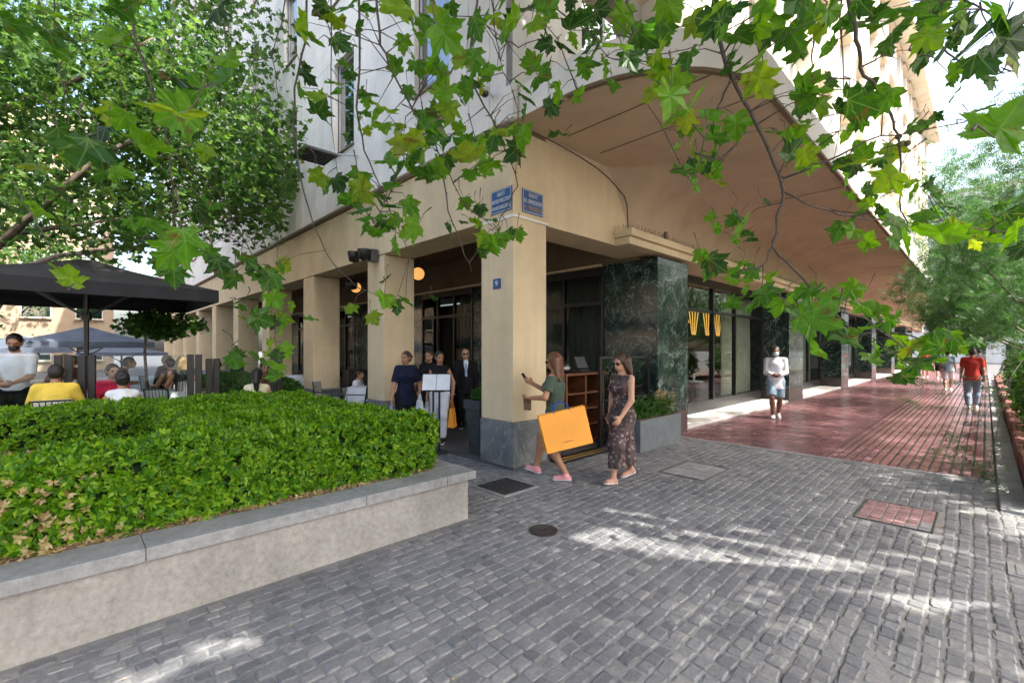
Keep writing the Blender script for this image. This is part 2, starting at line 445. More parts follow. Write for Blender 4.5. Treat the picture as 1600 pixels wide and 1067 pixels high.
for i in rest:
    c, v, ln, w = setts[i]; T, F = TPL[random.randrange(10)]
    a = random.gauss(0, .03); ca, sa = math.cos(a), math.sin(a)
    x = T[:, 0]*ln; y = T[:, 1]*w*random.uniform(.86, 1.03)
    Vs.append(np.stack([c+x*ca-y*sa, v+x*sa+y*ca, T[:, 2]+random.gauss(0, .0022)+x*random.gauss(0, .015)], 1)); Fs.append(F+o_); o_ += len(T)
tag(obj('setts_beyond', np_mesh('setts_beyond', np.concatenate(Vs), np.concatenate(Fs), 'sett'), None, pav), kind='stuff')

# paving beside the terrace and the red ribbed pavement under the canopy
red = MB().grid([[(4.0, -4.72, -.0016), (70, -4.72, -.0016)], [(4.0, .75, -.0016), (70, .75, -.0016)]]).build('red_pavement', 'red_joint')
tag(red, kind='structure')
MB().grid([[(4.09, -4.72, -.0008), (70, -4.72, -.0008)], [(4.09, -2.86, -.0008), (70, -2.86, -.0008)]]).build('groove_bed', 'groove', red)
box('edge_strip', 3.985, 4.09, -4.72, -.2, -.02, .006, 'kerb_grey', red, .006)
def ribbed_tile(n=7):
    b = MB(); w = 1/n
    for i in range(n):
        x0, x1 = -.5+i*w+.006, -.5+(i+1)*w-.006
        b.add([(x0, -.49, -.02), (x0+.012, -.485, 0), (x1-.012, -.485, 0), (x1, -.49, -.02), (x0, .49, -.02), (x0+.012, .485, 0), (x1-.012, .485, 0), (x1, .49, -.02)],
              [(1, 2, 6, 5), (0, 1, 5, 4), (2, 3, 7, 6), (0, 3, 2, 1), (4, 5, 6, 7)])
    return b
rt = ribbed_tile(); RT_V = np.array(rt.v); RT_F = np.array(rt.f)
rmesh = np_mesh('tile', RT_V, RT_F, 'red_tile')
def bar_template():
    b = MB(); b.add([(-.5, -.5, -.02), (.5, -.5, -.02), (.5, .5, -.02), (-.5, .5, -.02), (-.497, -.44, 0), (.497, -.44, 0), (.497, .44, 0), (-.497, .44, 0)],
                    [(4, 5, 6, 7), (0, 1, 5, 4), (1, 2, 6, 5), (2, 3, 7, 6), (3, 0, 4, 7)]); return b
bt = bar_template(); BT_V = np.array(bt.v); BT_F = np.array(bt.f); bmesh_ = np_mesh('paving_bar', BT_V, BT_F, 'red_tile')
tiles = []; t = .37
for i in range(0, 120):
    for j in range(7):
        c = 4.10+t*(i+.5); v = -.22-t*(j+.5)
        if 16.95 < c < 17.6 and -2.45 < v < -1.5: continue
        tiles.append((c, v, (i+j) % 2))
bars = []
for j in range(17):
    v = -2.87-.109*(j+.5); u = 4.10
    while u < 42:
        ln = random.choice((.33, .33, .66)) if u < 20 else .9
        bars.append((u+ln/2, v, ln)); u += ln+.004
for name, items, me, TV, TF in (('tile', tiles, rmesh, RT_V, RT_F), ('paving_bar', bars, bmesh_, BT_V, BT_F)):
    items.sort(key=lambda q: (q[0]+4.5)**2+(q[1]+4.6)**2)
    near = [q for q in items]; Vs = []; Fs = []; k = 0; o_ = 0
    PP = np.array([(q[0], q[1], 0) for q in items]); fr_ = in_frame(PP, 10)[0]
    for idx, q in enumerate(items):
        if name == 'tile': sx = sy = t-.003; rz = math.pi/2*q[2]
        else: sx, sy, rz = q[2], .092, 0
        dz = random.gauss(0, .0005)+(.0032 if name == 'paving_bar' else 0)
        if fr_[idx] and k < 300:
            o = obj(name, me, None, red); o.location = (q[0], q[1], dz); o.scale = (sx, sy, 1); o.rotation_euler = (random.gauss(0, .0008), random.gauss(0, .0008), rz); k += 1
        else:
            c, s = math.cos(rz), math.sin(rz); x = TV[:, 0]*sx; y = TV[:, 1]*sy
            Vs.append(np.stack([q[0]+x*c-y*s, q[1]+x*s+y*c, TV[:, 2]+dz], 1)); Fs.append(TF+o_); o_ += len(TV)
    tag(obj(name+'s_beyond', np_mesh(name+'s_beyond', np.concatenate(Vs), np.concatenate(Fs), 'red_tile'), None, red), kind='stuff')

# ---- inspection covers
def checker_cover(x0, x1, y0, y1):
    t = thing('inspection_cover', 'square checker-plate steel cover set in the cobbles by the corner column', 'cover', ((x0+x1)/2, (y0+y1)/2, 0))
    w, h = (x1-x0)/2, (y1-y0)/2
    box('frame', -w, w, -h, h, -.03, .004, 'kerb_grey', t, .004)
    box('plate', -w+.04, w-.04, -h+.04, h-.04, -.02, .008, 'cast_iron', t, .003)
    b = MB()
    for i in range(9):
        for j in range(9):
            m = Matrix.Translation((-w+.085+i*(2*w-.17)/8, -h+.085+j*(2*h-.17)/8, .009)) @ Matrix.Rotation(R(45 if (i+j) % 2 else -45), 4, 'Z')
            b.box(-.018, .018, -.006, .006, -.004, .004, m)
    tag(b.build('tread_studs', 'cast_iron', t), kind='stuff')
checker_cover(-.90, -.30, -.78, -.18)
def inset_cover(label, x0, x1, y0, y1, mats, nx, ny):
    t = thing('inspection_cover', label, 'cover', ((x0+x1)/2, (y0+y1)/2, 0)); w, h = (x1-x0)/2, (y1-y0)/2
    b = MB()
    for q in ((-w, w, -h+.008, -h+.018), (-w, w, h-.018, h-.008), (-w+.008, -w+.018, -h+.018, h-.018), (w-.018, w-.008, -h+.018, h-.018)): b.box(*q, -.03, .004)
    b.build('frame', 'grey_metal', t)
    box('bed', -w+.018, w-.018, -h+.018, h-.018, -.03, -.006, 'mortar', t)
    sx, sy = (2*w-.05)/nx, (2*h-.05)/ny
    for i in range(nx):
        for j in range(ny):
            g = random.uniform(.004, .008)
            box('slab_piece', -w+.025+i*sx+g, -w+.025+(i+1)*sx-g, -h+.025+j*sy+g, -h+.025+(j+1)*sy-g, -.02, random.uniform(-.001, .004), mats(i, j), t, .003)
inset_cover('cover filled with worn pale grey stone slabs, in the cobbles near the grey planter', 1.40, 2.28, -2.10, -1.46, lambda i, j: 'kerb_grey' if (i+j) % 3 == 0 else 'coping_stone', 4, 3)
inset_cover('cover filled with pinkish red tiles, right of the cobbled area', 1.25, 2.05, -4.30, -3.68, lambda i, j: 'pink_tile' if i+2*j > 2 else 'coping_stone', 8, 6)
t = thing('manhole_cover', 'small round iron manhole cover in the cobbles', 'manhole cover', (-1.29, -1.74, 0))
MB().lathe([(.135, -.02), (.135, .003), (.118, .004)], n=28).build('rim', 'cast_iron', t)
MB().lathe([(.112, -.01), (.112, .006), (.085, .007), (.082, .003), (.06, .003), (.057, .007), (.03, .007), (.028, .003), (.0, .003)], n=28).build('lid', 'cast_iron', t)
t = thing('drain_grate', 'dark iron grate set in the red pavement', 'grate', (17.28, -1.97, 0))
box('frame', -.33, .33, -.46, .46, -.02, -.002, 'cast_iron', t)
for k in range(8): box('bar', -.31, .31, -.42+k*.11, -.36+k*.11, -.01, .004, 'cast_iron', t)
t = thing('drain_cover', 'small square metal drain cover at the right edge of the cobbles', 'drain cover', (.77, -4.90, 0))
box('frame', -.15, .15, -.15, .15, -.02, .003, 'kerb_grey', t)
for k in range(4): box('bar', -.12, .12, -.115+k*.062, -.08+k*.062, -.01, .008, 'kerb_grey', t)

# ================================================================== CORNER BUILDING
bld = thing('corner_building', 'beige and white corner building with arcade columns, green marble piers and deep curved canopy', 'building')
COLS = [3.72*i for i in range(10)]
for i, v in enumerate(COLS):
    c = box('column', 0, .70, v, v+.70, .665, 3.598, 'beige', bld, .012)
    box('plinth', -.012, .712, v-.012, v+.712, 0, .664, 'plinth_stone', c, .008)
box('column_cap', -.015, .72, -.028, .70, 3.575, 3.612, 'white_wall', bld, .004)
box('beam', 0, .70, .662, 37.5, 3.614, 4.84, 'beige', bld, .01)
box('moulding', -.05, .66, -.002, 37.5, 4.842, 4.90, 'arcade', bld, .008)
lw = MB(); lw.box(0, .705, .0, .66, 3.614, 4.84); lw.box(.704, 62, 0, .66, 3.575, 4.84); lw.build('lintel_wall', 'beige', bld); box('lintel_top', .7, 62, .001, .66, 4.845, 4.99, 'beige', bld)
# arcade: floor, ceiling, inner wall
fl = box('arcade_floor', -.02, 3.9, -.03, 38, -.03, .03, 'dark_floor', bld)
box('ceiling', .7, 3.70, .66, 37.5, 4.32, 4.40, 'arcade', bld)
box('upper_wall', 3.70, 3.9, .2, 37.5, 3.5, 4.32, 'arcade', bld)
box('lintel', 3.60, 3.70, 1.06, 37.5, 3.47, 3.52, 'beige', bld)
def marble_block(x0, x1, y0, y1, faces, top=3.50):
    """pier clad with marble slabs in three courses over a brown base course"""
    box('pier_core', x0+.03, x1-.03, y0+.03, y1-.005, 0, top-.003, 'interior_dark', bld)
    zz = [0, .44, 1.45, 2.43, 3.34, top]
    for k in range(5):
        z0, z1 = zz[k]+.003, zz[k+1]-.003
        mt = 'brown_stone' if k == 0 else 'marble'
        if 'S' in faces: box('marble_slab', x0+.002, x1-.002, y0, y0+.028, z0, z1, mt, bld, .002)
        if 'W' in faces: box('marble_slab', x0, x0+.028, y0+.03, y1-.002, z0, z1, mt, bld, .002)
        if 'E' in faces: box('marble_slab', x1-.028, x1, y0+.03, y1-.002, z0, z1, mt, bld, .002)
plain('brown_stone', (.085, .06, .055), .25, .2, 8, bmp=.02)
PIERS = [(3.69, 4.96), (12.2, 13.8), (19.9, 21.4), (27.6, 29.1), (35.3, 36.8), (43, 44.5)]
for k, (a, b) in enumerate(PIERS): marble_block(a, b, -.22, 1.02 if k == 0 else .62, 'SWE' if k < 3 else 'SW')
for v in (4.3, 8.05, 11.8, 15.5, 19.3): marble_block(3.69, 4.4, v, v+1.15, 'WS')

def mullion(b, x0, x1, y0, y1, z0, z1): b.box(x0, x1, y0, y1, z0, z1)
def wavy_curtain(name, p0, p1, z0, z1, amp, per, parent):
    """pleated curtain hanging from p0 to p1 (plan points)"""
    p0 = Vector(p0); p1 = Vector(p1); L = (p1-p0).length; d = (p1-p0)/L; nrm = Vector((-d.y, d.x)); n = int(L/.02)
    rows = []
    for z in (z0, (z0+z1)/2, z1):
        r = []
        for i in range(n+1):
            s = L*i/n; w = amp*math.sin(2*math.pi*s/per+1.1*math.sin(s*3))*(1 if z < z1 else .7)
            q = p0+d*s+nrm*w; r.append((q.x, q.y, z))
        rows.append(r)
    o = MB().grid(rows).build(name, 'curtain', parent, True); return o
# right-hand shop windows between the piers
for k in range(len(PIERS)-1):
    a, b = PIERS[k][1], PIERS[k+1][0]
    fr = MB()
    fr.box(a, b, .55, .66, .06, .34); fr.box(a, b, .52, .66, 3.36, 3.57)
    fr.box(a, b, .56, .64, 2.68, 2.76)
    xs = [a+.03+(b-a-.06)*q/4.5 for q in (0, 1, 2, 3)]+[b-.03]
    for q, x in enumerate(xs): fr.box(x-(.045 if q == 2 else .03), x+(.045 if q == 2 else .03), .54, .65, .34, 3.36)
    w = fr.build('shop_window', 'dark_frame', bld)
    for q in range(4):
        box('pane', xs[q]+.03, xs[q+1]-.03, .598, .604, .34, 2.68, 'glass', w)
        box('pane', xs[q]+.03, xs[q+1]-.03, .598, .604, 2.76, 3.36, 'glass', w)
    box('threshold', a+.003, b-.003, -.20, .55, -.02, .06, 'threshold', bld, .006)
    wavy_curtain('curtain', (xs[3]-.05 if k == 0 else a+.1, .95), (b-.1, .95), .3, 3.5, .045, .17, w)
    if k == 0:
        wavy_curtain('upper_blind', (xs[3], .9), (b-.1, .9), 2.74, 3.4, .01, .3, w)
# arcade shop windows along x = 3.7
PV = [(1.02, 4.3), (5.45, 8.05), (9.2, 11.8), (12.95, 15.5), (16.65, 19.3)]
for k, (a, b) in enumerate(PV):
    fr = MB()
    fr.box(3.66, 3.76, a, b, .03, .2); fr.box(3.66, 3.76, a, b, 3.30, 3.46); fr.box(3.67, 3.75, a, b, 2.66, 2.74)
    ys = [a+.03+(b-a-.06)*q/3 for q in range(4)]
    for y in ys: fr.box(3.66, 3.76, y-.03, y+.03, .2, 3.30)
    w = fr.build('arcade_window', 'dark_frame', bld)
    for q in range(3):
        box('pane', 3.70, 3.706, ys[q]+.03, ys[q+1]-.03, .2, 2.66, 'arcade_glass', w)
        box('pane', 3.70, 3.706, ys[q]+.03, ys[q+1]-.03, 2.74, 3.30, 'arcade_glass', w)
    wavy_curtain('curtain', (4.02, a+.1), (4.02, a+(b-a)*(.62 if k == 0 else .4)), .25, 3.4, .045, .17, w)
# interior shell
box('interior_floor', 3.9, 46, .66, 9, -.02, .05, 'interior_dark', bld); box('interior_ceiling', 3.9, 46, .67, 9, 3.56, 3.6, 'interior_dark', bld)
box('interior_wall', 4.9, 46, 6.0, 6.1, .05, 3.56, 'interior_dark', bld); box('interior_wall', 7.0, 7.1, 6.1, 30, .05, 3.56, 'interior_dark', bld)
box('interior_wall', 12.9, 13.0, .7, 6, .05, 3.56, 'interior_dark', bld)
# ledge with bird spikes
le = MB(); le.box(2.55, 50, -.30, -.002, 3.56, 3.69); le.box(2.50, 50, -.37, -.002, 3.693, 3.82)
ledge = le.build('ledge', 'beige', bld, bevel=.008)
sp = MB()
for i in range(260):
    x = 2.55+i*.045
    for q in (-.32, -.2):
        sp.tube([(x, q, 3.815), (x+random.gauss(0, .02), q-.03+random.gauss(0, .02), 3.815+random.uniform(.07, .11))], .0022, 3)
for i in range(8): sp.tube([(2.53, -.34+i*.045, 3.815), (2.5+random.gauss(0, .02), -.34+i*.045, 3.91)], .0022, 3)
box('pipe_stub', 4.28, 4.36, -.09, -.03, 3.83, 4.12, 'sill_brown', ledge, .01)
tag(sp.build('bird_spikes', 'cast_iron', ledge), kind='stuff')
# deep curved canopy
def v_out(u):
    if u >= 1.8: return -2.78
    return -(.95+1.83*math.sqrt(max(0, 1-((1.8-u)/1.8)**2)))
def smooth01(t): t = max(0, min(1, t)); return t*t*(3-2*t)
us = [0, .01, .03, .07, .13, .2, .3, .42, .56, .72, .9, 1.1, 1.3, 1.55, 1.8, 2.0, 2.15, 2.3, 2.4, 2.5, 2.6, 2.7, 2.8, 2.9, 3.0, 3.15, 3.3, 3.5, 4, 5]+[6+2*i for i in range(28)]
rows = []
for u in us:
    r = .015+1.05*smooth01((u-2.25)/.95); row = []
    for k in range(13):
        a = math.pi/2*k/12; row.append((u, -.003-r*(1-math.cos(a)), 4.918-r*(1-math.sin(a))))
    vo = v_out(u); v1 = row[-1][1]
    for k in range(1, 9): row.append((u, v1+(vo+.04-v1)*k/8, 4.918))
    rows.append(row)
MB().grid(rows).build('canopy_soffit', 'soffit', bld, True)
outl = [(0, .3)]+[(u, v_out(u)) for u in us if u <= 60]+[(60, .3)]
fas = MB()
n_ = len(outl)
fas.prism(outl, 4.925, 5.36)
fas.build('canopy_fascia', 'white_wall', bld)
drip = MB()
for i in range(1, n_-2):
    p, q = Vector(outl[i]), Vector(outl[i+1])
    d = (q-p).normalized(); nn = Vector((-d.y, d.x))
    a = [p+nn*.005, q+nn*.005, q+nn*.07, p+nn*.07]
    drip.add([(w.x, w.y, z) for z in (4.885, 4.923) for w in a], [(3, 2, 1, 0), (4, 5, 6, 7), (0, 1, 5, 4), (1, 2, 6, 5), (2, 3, 7, 6), (3, 0, 4, 7)])
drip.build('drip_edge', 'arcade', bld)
pts = []
for (u, z) in ((.05, 4.90), (.9, 4.89), (1.5, 4.86), (2.0, 4.80), (2.35, 4.72), (2.6, 4.62), (2.78, 4.50), (2.88, 4.36), (2.93, 4.2), (2.96, 4.02), (2.97, 3.82)):
    r = .015+1.05*smooth01((u-2.25)/.95); d = max(0, z-(4.918-r)); pts.append((u, -.012-(r-math.sqrt(max(0, r*r-d*d))), z))
tag(MB().tube(pts, .009, 5).build('cable', 'twig', bld))
# shallow ribs (joint lines) across the soffit
for (u, x) in ((.9, 0), (1.75, 0), (6.5, 0), (12.5, 0), (18.5, 0)):
    box('soffit_joint', u-.006, u+.006, v_out(u)+.1, -.25 if u < 2 else -1.2, 4.908, 4.9175, 'arcade', bld)

# ---- upper storeys, left facade (plane x = -.12): cladding slabs and windows
FL = 3.5; Z0 = 4.905; NF = 5
box('backing_wall', .05, .62, .05, 37.5, Z0+.001, Z0+FL*NF, 'white_wall', bld)
def panel_mesh(w, h, d=.1):
    return MB().box(-d, 0, .004, w-.004, .004, h-.004)
PM = {}
def cladding(v0, v1, z0, z1):
    key = (round(v1-v0, 3), round(z1-z0, 3))
    if key not in PM: PM[key] = panel_mesh(*key).mesh('cladding_slab'); PM[key].materials.append(M['white_wall'])
    o = obj('cladding_slab', PM[key], None, bld, bevel=.006); o.location = (-.02, v0, z0)
def window_left(v0, v1, z0, z1):
    fr = MB(); d = .05
    fr.box(.0, .07, v0, v0+d, z0, z1); fr.box(.0, .07, v1-d, v1, z0, z1)
    fr.box(.0, .07, v0+d, v1-d, z0, z0+d); fr.box(.0, .07, v0+d, v1-d, z1-d, z1)
    w = fr.build('window', 'white_metal', bld)
    box('pane', .02, .026, v0+d, v1-d, z0+d, z1-d, 'window_glass', w)
    box('blind', .034, .04, v0+d, v1-d, z0+d, z1-d, 'blue_blind', w)
    box('sill', -.16, .0, v0-.04, v1+.04, z0-.035, z0-.001, 'sill_brown', w, .004)
WV = [(1.36+3.46*i, 2.40+3.46*i) for i in range(10)]
for f in range(NF):
    zb = Z0+FL*f
    wz0, wz1 = (6.15 if f == 0 else zb+1.25), zb+3.35
    prev = -.12
    for i, (a, b) in enumerate(WV):
        n = 3 if i == 0 else 5; st = (a-prev)/n
        for q in range(n): cladding(prev+q*st, prev+(q+1)*st, zb, zb+FL)
        cladding(a, (a+b)/2, zb, wz0-.036); cladding((a+b)/2, b, zb, wz0-.036); cladding(a, b, wz1, zb+FL)
        window_left(a, b, wz0, wz1); prev = b
    cladding(prev, 37.5, zb, zb+FL)
# ---- upper storeys, right facade: piers, windows, fins and hoods
box('upper_wall', .05, 60, .02, .6, 5.37, Z0+FL*NF, 'white_wall', bld)
box('corner_pier', -.12, 1.42, -.12, .018, 5.37, Z0+FL*NF, 'white_wall', bld)
for i in range(17):
    u0 = .9+3.4*i
    box('pier', u0+1.95 if i == 0 else u0+1.95, u0+3.92, -.12, .018, 5.37, Z0+FL*NF, 'white_wall', bld)
    for off in (2.35, 3.35): box('fin', u0+off, u0+off+.12, -.5, -.121, 5.9, Z0+FL*NF-.2, 'white_wall', bld, .01)
    for f in range(NF):
        zb = Z0+FL*f; a, b = u0+.53, u0+1.94
        z0, z1 = zb+1.3, zb+3.2
        w = box('window', a, b, -.02, .017, z0-.06, z1+.06, 'white_metal', bld)
        box('pane', a+.06, b-.06, -.028, -.0205, z0, z1, 'window_glass', w)
        box('mullion', (a+b)/2-.025, (a+b)/2+.025, -.04, -.029, z0, z1, 'white_metal', w)
        box('spandrel', a, b, -.10, .017, zb+.46 if f == 0 else zb+.001, z0-.061, 'white_wall', bld)
        box('hood', u0+.35, u0+2.34, -.62, -.121, z1+.07, z1+.22, 'beige_panel', bld, .01)
rf = box('roof_cornice', -.3, 58, -1.5, 1.5, Z0+FL*NF, Z0+FL*NF+.35, 'cream_wall', bld, .02)
box('roof', .05, 58, 1.5, 12, Z0+FL*NF, Z0+FL*NF+.3, 'cream_wall', bld); box('roof', -.2, 12, 12.01, 37.5, Z0+FL*NF, Z0+FL*NF+.3, 'cream_wall', bld)
box('inner_block', 1, 58, .62, 12, 5.4, Z0+FL*NF-.01, 'interior_dark', bld); box('inner_block', .63, 12, 12.01, 37.4, 4.45, Z0+FL*NF-.01, 'interior_dark', bld)

# ---- things fixed to the building
def text_mesh(body, size, name='lettering'):
    cu = bpy.data.curves.new(name, 'FONT'); cu.body = body; cu.size = size; cu.align_x = 'CENTER'; cu.align_y = 'CENTER'; cu.extrude = .002
    to = bpy.data.objects.new('t', cu); COL.objects.link(to); bpy.context.view_layer.update()
    me = bpy.data.meshes.new_from_object(to.evaluated_get(bpy.context.evaluated_depsgraph_get())); bpy.data.objects.remove(to)
    me.name = name; me.materials.clear(); return me
def sign(name, label, loc, rot, w, h, lines, border=True):
    t = thing(name, label, 'sign', loc); t.rotation_euler = rot
    box('plate', -w/2, w/2, -h/2, h/2, 0, .012, 'sign_blue', t, .003)
    if border:
        b = MB(); k = .012
        for q in ((-w/2+k, w/2-k, -h/2+k, -h/2+k+.006), (-w/2+k, w/2-k, h/2-k-.006, h/2-k), (-w/2+k, -w/2+k+.006, -h/2+k+.006, h/2-k-.006), (w/2-k-.006, w/2-k, -h/2+k+.006, h/2-k-.006)): b.box(*q, .0125, .0145)
        b.build('border', 'sign_white', t)
    for (tx, y, sz, wid, mt) in lines:
        me = text_mesh(tx, sz); o = obj('lettering', me, mt, t); o.location = (0, y, .015)
        bw = max(v.co.x for v in me.vertices)-min(v.co.x for v in me.vertices)
        if bw > 0: o.scale = (wid/bw, 1, 1)
plain('sign_rust', (.48, .26, .10), .7, .2, 30)
LW = (R(90), 0, R(-90)); RW = (R(90), 0, 0)
sign('street_sign', 'blue enamel street sign in Greek and Latin letters on the left face of the corner', (-.006, .235, 3.85), LW, .44, .34,
     [('ΟΔΟΣ', .095, .075, .17, 'sign_white'), ('ΒΟΥΚΟΥΡΕΣΤΙΟΥ', .0, .075, .38, 'sign_white'), ('VOUKOURESTIOU', -.095, .075, .38, 'sign_white')])
sign('street_sign', 'blue enamel street sign with orange rust stains on the right face of the corner', (.39, -.006, 3.85), RW, .44, .34,
     [('ΟΔΟΣ', .095, .075, .19, 'sign_white'), ('ΕΛ. ΒΕΝΙΖΕΛΟΥ', .0, .075, .385, 'sign_white'), ('EL. VENIZELOU', -.095, .075, .38, 'sign_rust')])
sign('house_number', 'small blue house number plate 9 on the corner column', (-.004, .335, 2.66), LW, .16, .15, [('9', .0, .11, .055, 'sign_white')], False)
# flood lamp panel, twin spotlights, dome camera
t = thing('floodlight', 'flat gridded floodlight panel on a bracket below the second upper window', 'floodlight', (-.12, 4.6, 5.80))
MB().tube([(0, 0, 0), (-.30, .25, .02), (-.5, .45, -.02)], .018, 6).build('bracket', 'alu', t)
fp = box('panel', -1.0, -.35, .25, .95, -.03, .03, 'grey_metal', t, .01)
fb = MB()
for k in range(9): fb.box(-.98+k*.076, -.965+k*.076, .27, .93, -.045, -.031); fb.box(-.98, -.37, .275+k*.08, .29+k*.08, -.0455, -.0315)
fb.build('grid', 'black_metal', fp)
t = thing('spotlight', 'pair of black spotlights bracketed to the second column', 'spotlight', (-.02, 3.95, 3.60))
box('bracket', -.16, .0, -.05, .18, -.12, .12, 'grey_metal', t, .01)
for (y, x) in ((.05, -.26), (.42, -.30)):
    MB().lathe([(.06, -.11), (.10, -.09), (.13, .06), (.135, .10), (.12, .10), (.1, .04)], (x, y, 0), 16).build('lamp_head', 'black_metal', t, True)
t = thing('dome_camera', 'small white dome security camera on the white wall above the corner', 'camera', (-.12, .30, 5.33))
MB().tube([(0, 0, 0), (-.10, -.02, .02), (-.16, -.02, 0)], .018, 6).build('arm', 'white_metal', t)
MB().lathe([(.03, .07), (.062, .06), (.065, -.005)], (-.17, -.02, 0), 16).build('housing', 'white_metal', t, True)
MB().lathe([(.06, -.006), (.055, -.04), (.03, -.062), (.002, -.068)], (-.17, -.02, 0), 16).build('dome', 'black_metal', t, True)
for k, v in enumerate((6.1, 9.9, 13.6, 17.3)):
    t = thing('globe_lamp', ['nearest glowing orange globe lamp under the arcade ceiling', 'glowing orange globe lamp second from the corner, partly behind a leaf', 'glowing orange globe lamp third from the corner', 'farthest glowing orange globe lamp in the arcade'][k], 'lamp', (2.3, v, 3.76), group='globe lamps in the arcade')
    prof = [(.17*math.sin(a), -.17*math.cos(a)) for a in [math.pi*q/10 for q in range(11)]]
    MB().lathe(prof, n=18, closed=False).build('globe', 'globe_glow', t, True)
    MB().tube([(0, 0, .165), (0, 0, .56)], .012, 6).build('rod', 'black_metal', t)
t = thing('wall_speaker', 'round black loudspeaker under the beam by the third column', 'speaker', (.8, 6.95, 3.42))
MB().lathe([(.04, .14), (.13, .12), (.16, 0), (.14, -.12), (.05, -.15)], n=14).build('body', 'black_metal', t, True)
MB().tube([(0, 0, .12), (0, 0, .2)], .03, 6).build('mount', 'black_metal', t)
t = thing('wall_sign', 'black fascia panel with white letters on the arcade wall', 'sign', (3.62, 9.95, 3.0))
box('board', -.03, .03, -.9, .9, -.3, .3, 'black_metal', t)
o = obj('lettering', text_mesh('LI', .3), 'sign_white', t); o.rotation_euler = LW; o.location = (-.034, .72, 0)

# ================================================================== PLANTERS AND HEDGES
pl = thing('stone_planter', 'long low concrete planter with grey stone coping in the left foreground', 'planter', (0, 0, 0))
wl = MB(); wl.box(-12, -1.60, -1.00, -.80, -.02, .395); wl.box(-1.80, -1.60, -.80, 4.1, -.02, .395); wl.box(-12, -1.80, 3.95, 4.1, -.02, .395)
wl.build('wall', 'wall_concrete', pl, bevel=.01)
xs = [-12, -10.4, -8.8, -7.2, -5.65, -4.16, -2.72, -1.90]
for a, b in zip(xs[:-1], xs[1:]): box('coping_block', a+.0015, b-.0015, -1.055, -.745, .397, .482+random.gauss(0, .002), 'coping_stone', pl, .005)
box('coping_block', -1.897, -1.545, -1.055, -.73, .397, .482, 'coping_stone', pl, .008)
for k in range(4): box('coping_block', -1.85, -1.545, -.727+k*1.2+.003, -.727+(k+1)*1.2-.003, .397, .482, 'coping_stone', pl, .008)
box('soil', -12, -1.86, -.74, 3.94, .3, .50, 'soil', pl)

def leaf_tpl():
    V = np.array([(0, 0, 0), (-.26, .45, .07), (0, .5, 0), (.26, .45, .07), (0, 1, -.06)]); F = np.array([(0, 2, 1), (0, 3, 2), (1, 2, 4), (2, 3, 4)]); return V, F
def rosette(n=6, lift=.45, seed=1):
    r = np.random.default_rng(seed); V0, F0 = leaf_tpl(); Vs = []; Fs = []
    for k in range(n):
        a = 2*math.pi*k/n+r.normal(0, .25); el = lift+r.normal(0, .25); s = r.uniform(.75, 1.15)
        X = np.array([-math.sin(a), math.cos(a), 0]); Y = np.array([math.cos(a)*math.cos(el), math.sin(a)*math.cos(el), math.sin(el)]); Z = np.cross(X, Y)
        Vs.append(s*(V0[:, 0:1]*X+V0[:, 1:2]*Y+V0[:, 2:3]*Z)); Fs.append(F0+k*len(V0))
    return np.concatenate(Vs), np.concatenate(Fs)
ROS = [rosette(6, .45, s) for s in range(4)]

def leafy(name, P, Nn, size, mat, parent, tilt=.5):
    """rosettes of small leaves at points P facing roughly Nn"""
    Nn = Nn+rng.normal(0, tilt, Nn.shape); Vs = []; Fs = []; o = 0
    idx = rng.integers(0, len(ROS), len(P))
    for k, (T, F) in enumerate(ROS):
        s = idx == k
        if not s.any(): continue
        X, Y, Z = frames(Nn[s]); V, F2 = scatter(T, F, P[s], X, Y, Z, size*rng.uniform(.7, 1.25, s.sum())); Vs.append(V); Fs.append(F2+o); o += len(V)
    return tag(obj(name, np_mesh(name, np.concatenate(Vs), np.concatenate(Fs), mat), None, parent), kind='stuff')

def lump(P, amp, sc):
    x, y, z = P.T*sc
    return amp*(np.sin(x*1.7+1.3*np.sin(y*1.1))+np.sin(y*2.3+z*1.9+.7)+.6*np.sin(x*4.1+z*3.3)+.5*np.sin(y*5.3-x*2.1))/2.2

def hedge_surface(boxes, dens):
    """points + normals on the outer skin of a union of boxes (x0,x1,y0,y1,z0,z1), top edges rounded and uneven"""
    Ps = []; Ns = []
    for (x0, x1, y0, y1, z0, z1) in boxes:
        for ax, side in ((0, 0), (0, 1), (1, 0), (1, 1), (2, 1)):
            lo = np.array([x0, y0, z0]); hi = np.array([x1, y1, z1]); d = hi-lo
            area = d[(ax+1) % 3]*d[(ax+2) % 3]; n = int(area*dens)
            P = lo+rng.random((n, 3))*d; P[:, ax] = (lo if side == 0 else hi)[ax]
            Nn = np.zeros((n, 3)); Nn[:, ax] = 1 if side else -1
            inside = np.zeros(n, bool)
            for b in boxes:
                if b == (x0, x1, y0, y1, z0, z1): continue
                e = .03
                inside |= (P[:, 0] > b[0]-e) & (P[:, 0] < b[1]+e) & (P[:, 1] > b[2]-e) & (P[:, 1] < b[3]+e) & (P[:, 2] < b[5]-.02)
            # round the top edges
            r = .12; c = np.clip(P, [x0+r, y0+r, z0-1], [x1-r, y1-r, z1-r]); q = P-c; L = np.linalg.norm(q, axis=1, keepdims=True)
            P2 = c+q/np.maximum(L, 1e-6)*np.minimum(L, r); N2 = np.where(L > 1e-4, q/np.maximum(L, 1e-6), Nn)
            P2 = P2+N2*(lump(P2, .045, 2.4)[:, None]+rng.normal(0, .018, (n, 1)))
            Ps.append(P2[~inside]); Ns.append(N2[~inside])
    P = np.concatenate(Ps); Nn = np.concatenate(Ns)
    return P, Nn+np.array([0, 0, .35])

